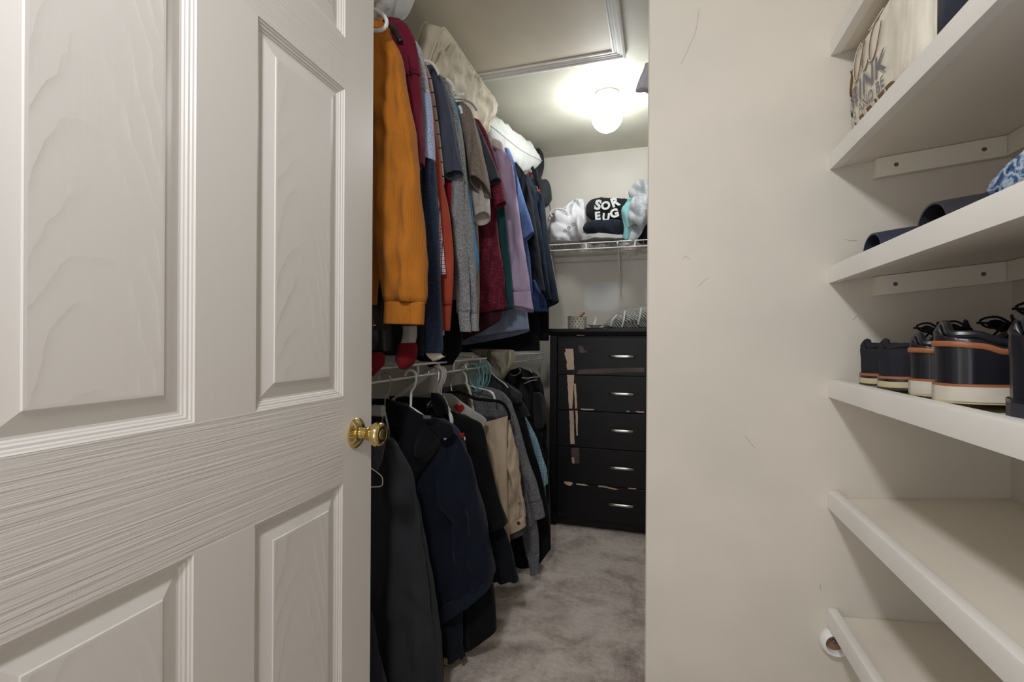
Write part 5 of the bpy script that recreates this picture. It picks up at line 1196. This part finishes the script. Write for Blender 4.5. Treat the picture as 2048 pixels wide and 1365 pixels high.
    if style == 'derby':
        P = []
        for s_, sg in [(q, 1) for q in (.26, .2, .14, .08, .04, .02)]+[(.0, 0)]+[(q, -1) for q in (.02, .04, .08, .14, .2, .26)]:
            ph = math.acos(.955) if sg else .95
            x, yy, zz = surf(max(s_, .004), ph if sg >= 0 else PI-ph, .001); P.append(W(x-.0015 if sg else -.0042, yy*1.01 if sg else 0, sole_h+(interp(up, s_)*hs)*.66))
        MB().tube(smoothpts(P, 4), 0.0038, 8, flat=.35, up=(0, 0, 1)).build('heel_trim', M['tanwelt'], t)
    # tongue and laces
    tg = []
    for q in range(7):
        a = q/6; tg.append([W(L*(.47-.11*a), b*.024*ws, sole_h+(interp(up, .45)*hs)+.000+.020*a-.006*b*b) for b in (-1, -.5, 0, .5, 1)])
    vs = [p for r_ in tg for p in r_]+[p+Vector((.003, 0, -.003)) for r_ in tg for p in r_]; FFt = []
    for off_ in (0, 35):
        for q in range(6):
            for k in range(4): f_ = (off_+q*5+k, off_+q*5+k+1, off_+q*5+k+6, off_+q*5+k+5); FFt.append(f_ if off_ == 0 else f_[::-1])
    newobj('tongue', vs, FFt, leather, t, True)
    lm = M['laceblack']; hh = interp(up, .45)*hs
    for q in range(3):
        s_ = .46+.055*q; z = sole_h+interp(up, s_)*hs+.002
        MB().tube(smoothpts([W(L*s_, -.021*ws, z-.004), W(L*s_, 0, z+.002), W(L*s_, .021*ws, z-.004)], 4), .0017, 6).build('lace', lm, t)
    kx = L*.44; kz = sole_h+hh+.010
    for sg in (-1, 1):
        MB().tube(smoothpts([W(kx, 0, kz), W(kx-.012, sg*.016, kz+.014), W(kx-.022, sg*.036, kz+.010), W(kx-.012, sg*.034, kz-.002), W(kx, 0, kz)], 5), .0019, 6).build('lace_loop', lm, t)
        MB().tube(smoothpts([W(kx, 0, kz), W(kx-.014, sg*.010, kz+.004), W(kx-.035, sg*.020, kz-.004+.01*sg)], 5), .0017, 6).build('lace_end', lm, t)
    return t
M['suede'] = simple('black_suede', (36, 37, 44), .75, 0, .2); M['blackcalf'] = simple('black_calf_leather', (26, 27, 34), .33, 0, .5)
M['creamsole'] = simple('cream_rubber', (196, 184, 148), .6); M['whitesole'] = simple('off_white_rubber', (204, 198, 184), .6)
M['tanwelt'] = simple('tan_leather', (156, 96, 62), .5); M['darksole'] = simple('dark_rubber', (44, 45, 54), .6); M['gumdark'] = simple('dark_outsole', (60, 52, 46), .7)
M['laceblack'] = F('black_lace', (20, 20, 22))
shoe('black shoe with striped cream sole, nearest the partition wall', .372, 1.078, 'boat', hs=1.05, ws=.98)
shoe('black shoe with striped cream sole, second from the partition wall', .372, 1.000, 'boat', hs=1.05, ws=.98, yaw=-.06)
shoe('black leather shoe with tan heel trim, squeezed in the middle of the shoe row', .377, .897, 'derby', hs=.86, ws=.98)
shoe('large black leather shoe with tan heel trim and thick off-white sole', .371, .815, 'derby', hs=1.06, ws=1.12, yaw=-.05)
shoe('plain black leather shoe at the right frame edge of the shoe shelf', .369, .660, 'plain', hs=1.02, ws=1.12, yaw=-.10)
shoe('plain black leather shoe, mate of the frame-edge shoe, closest to the camera', .369, .570, 'plain', hs=1.0, ws=1.1)
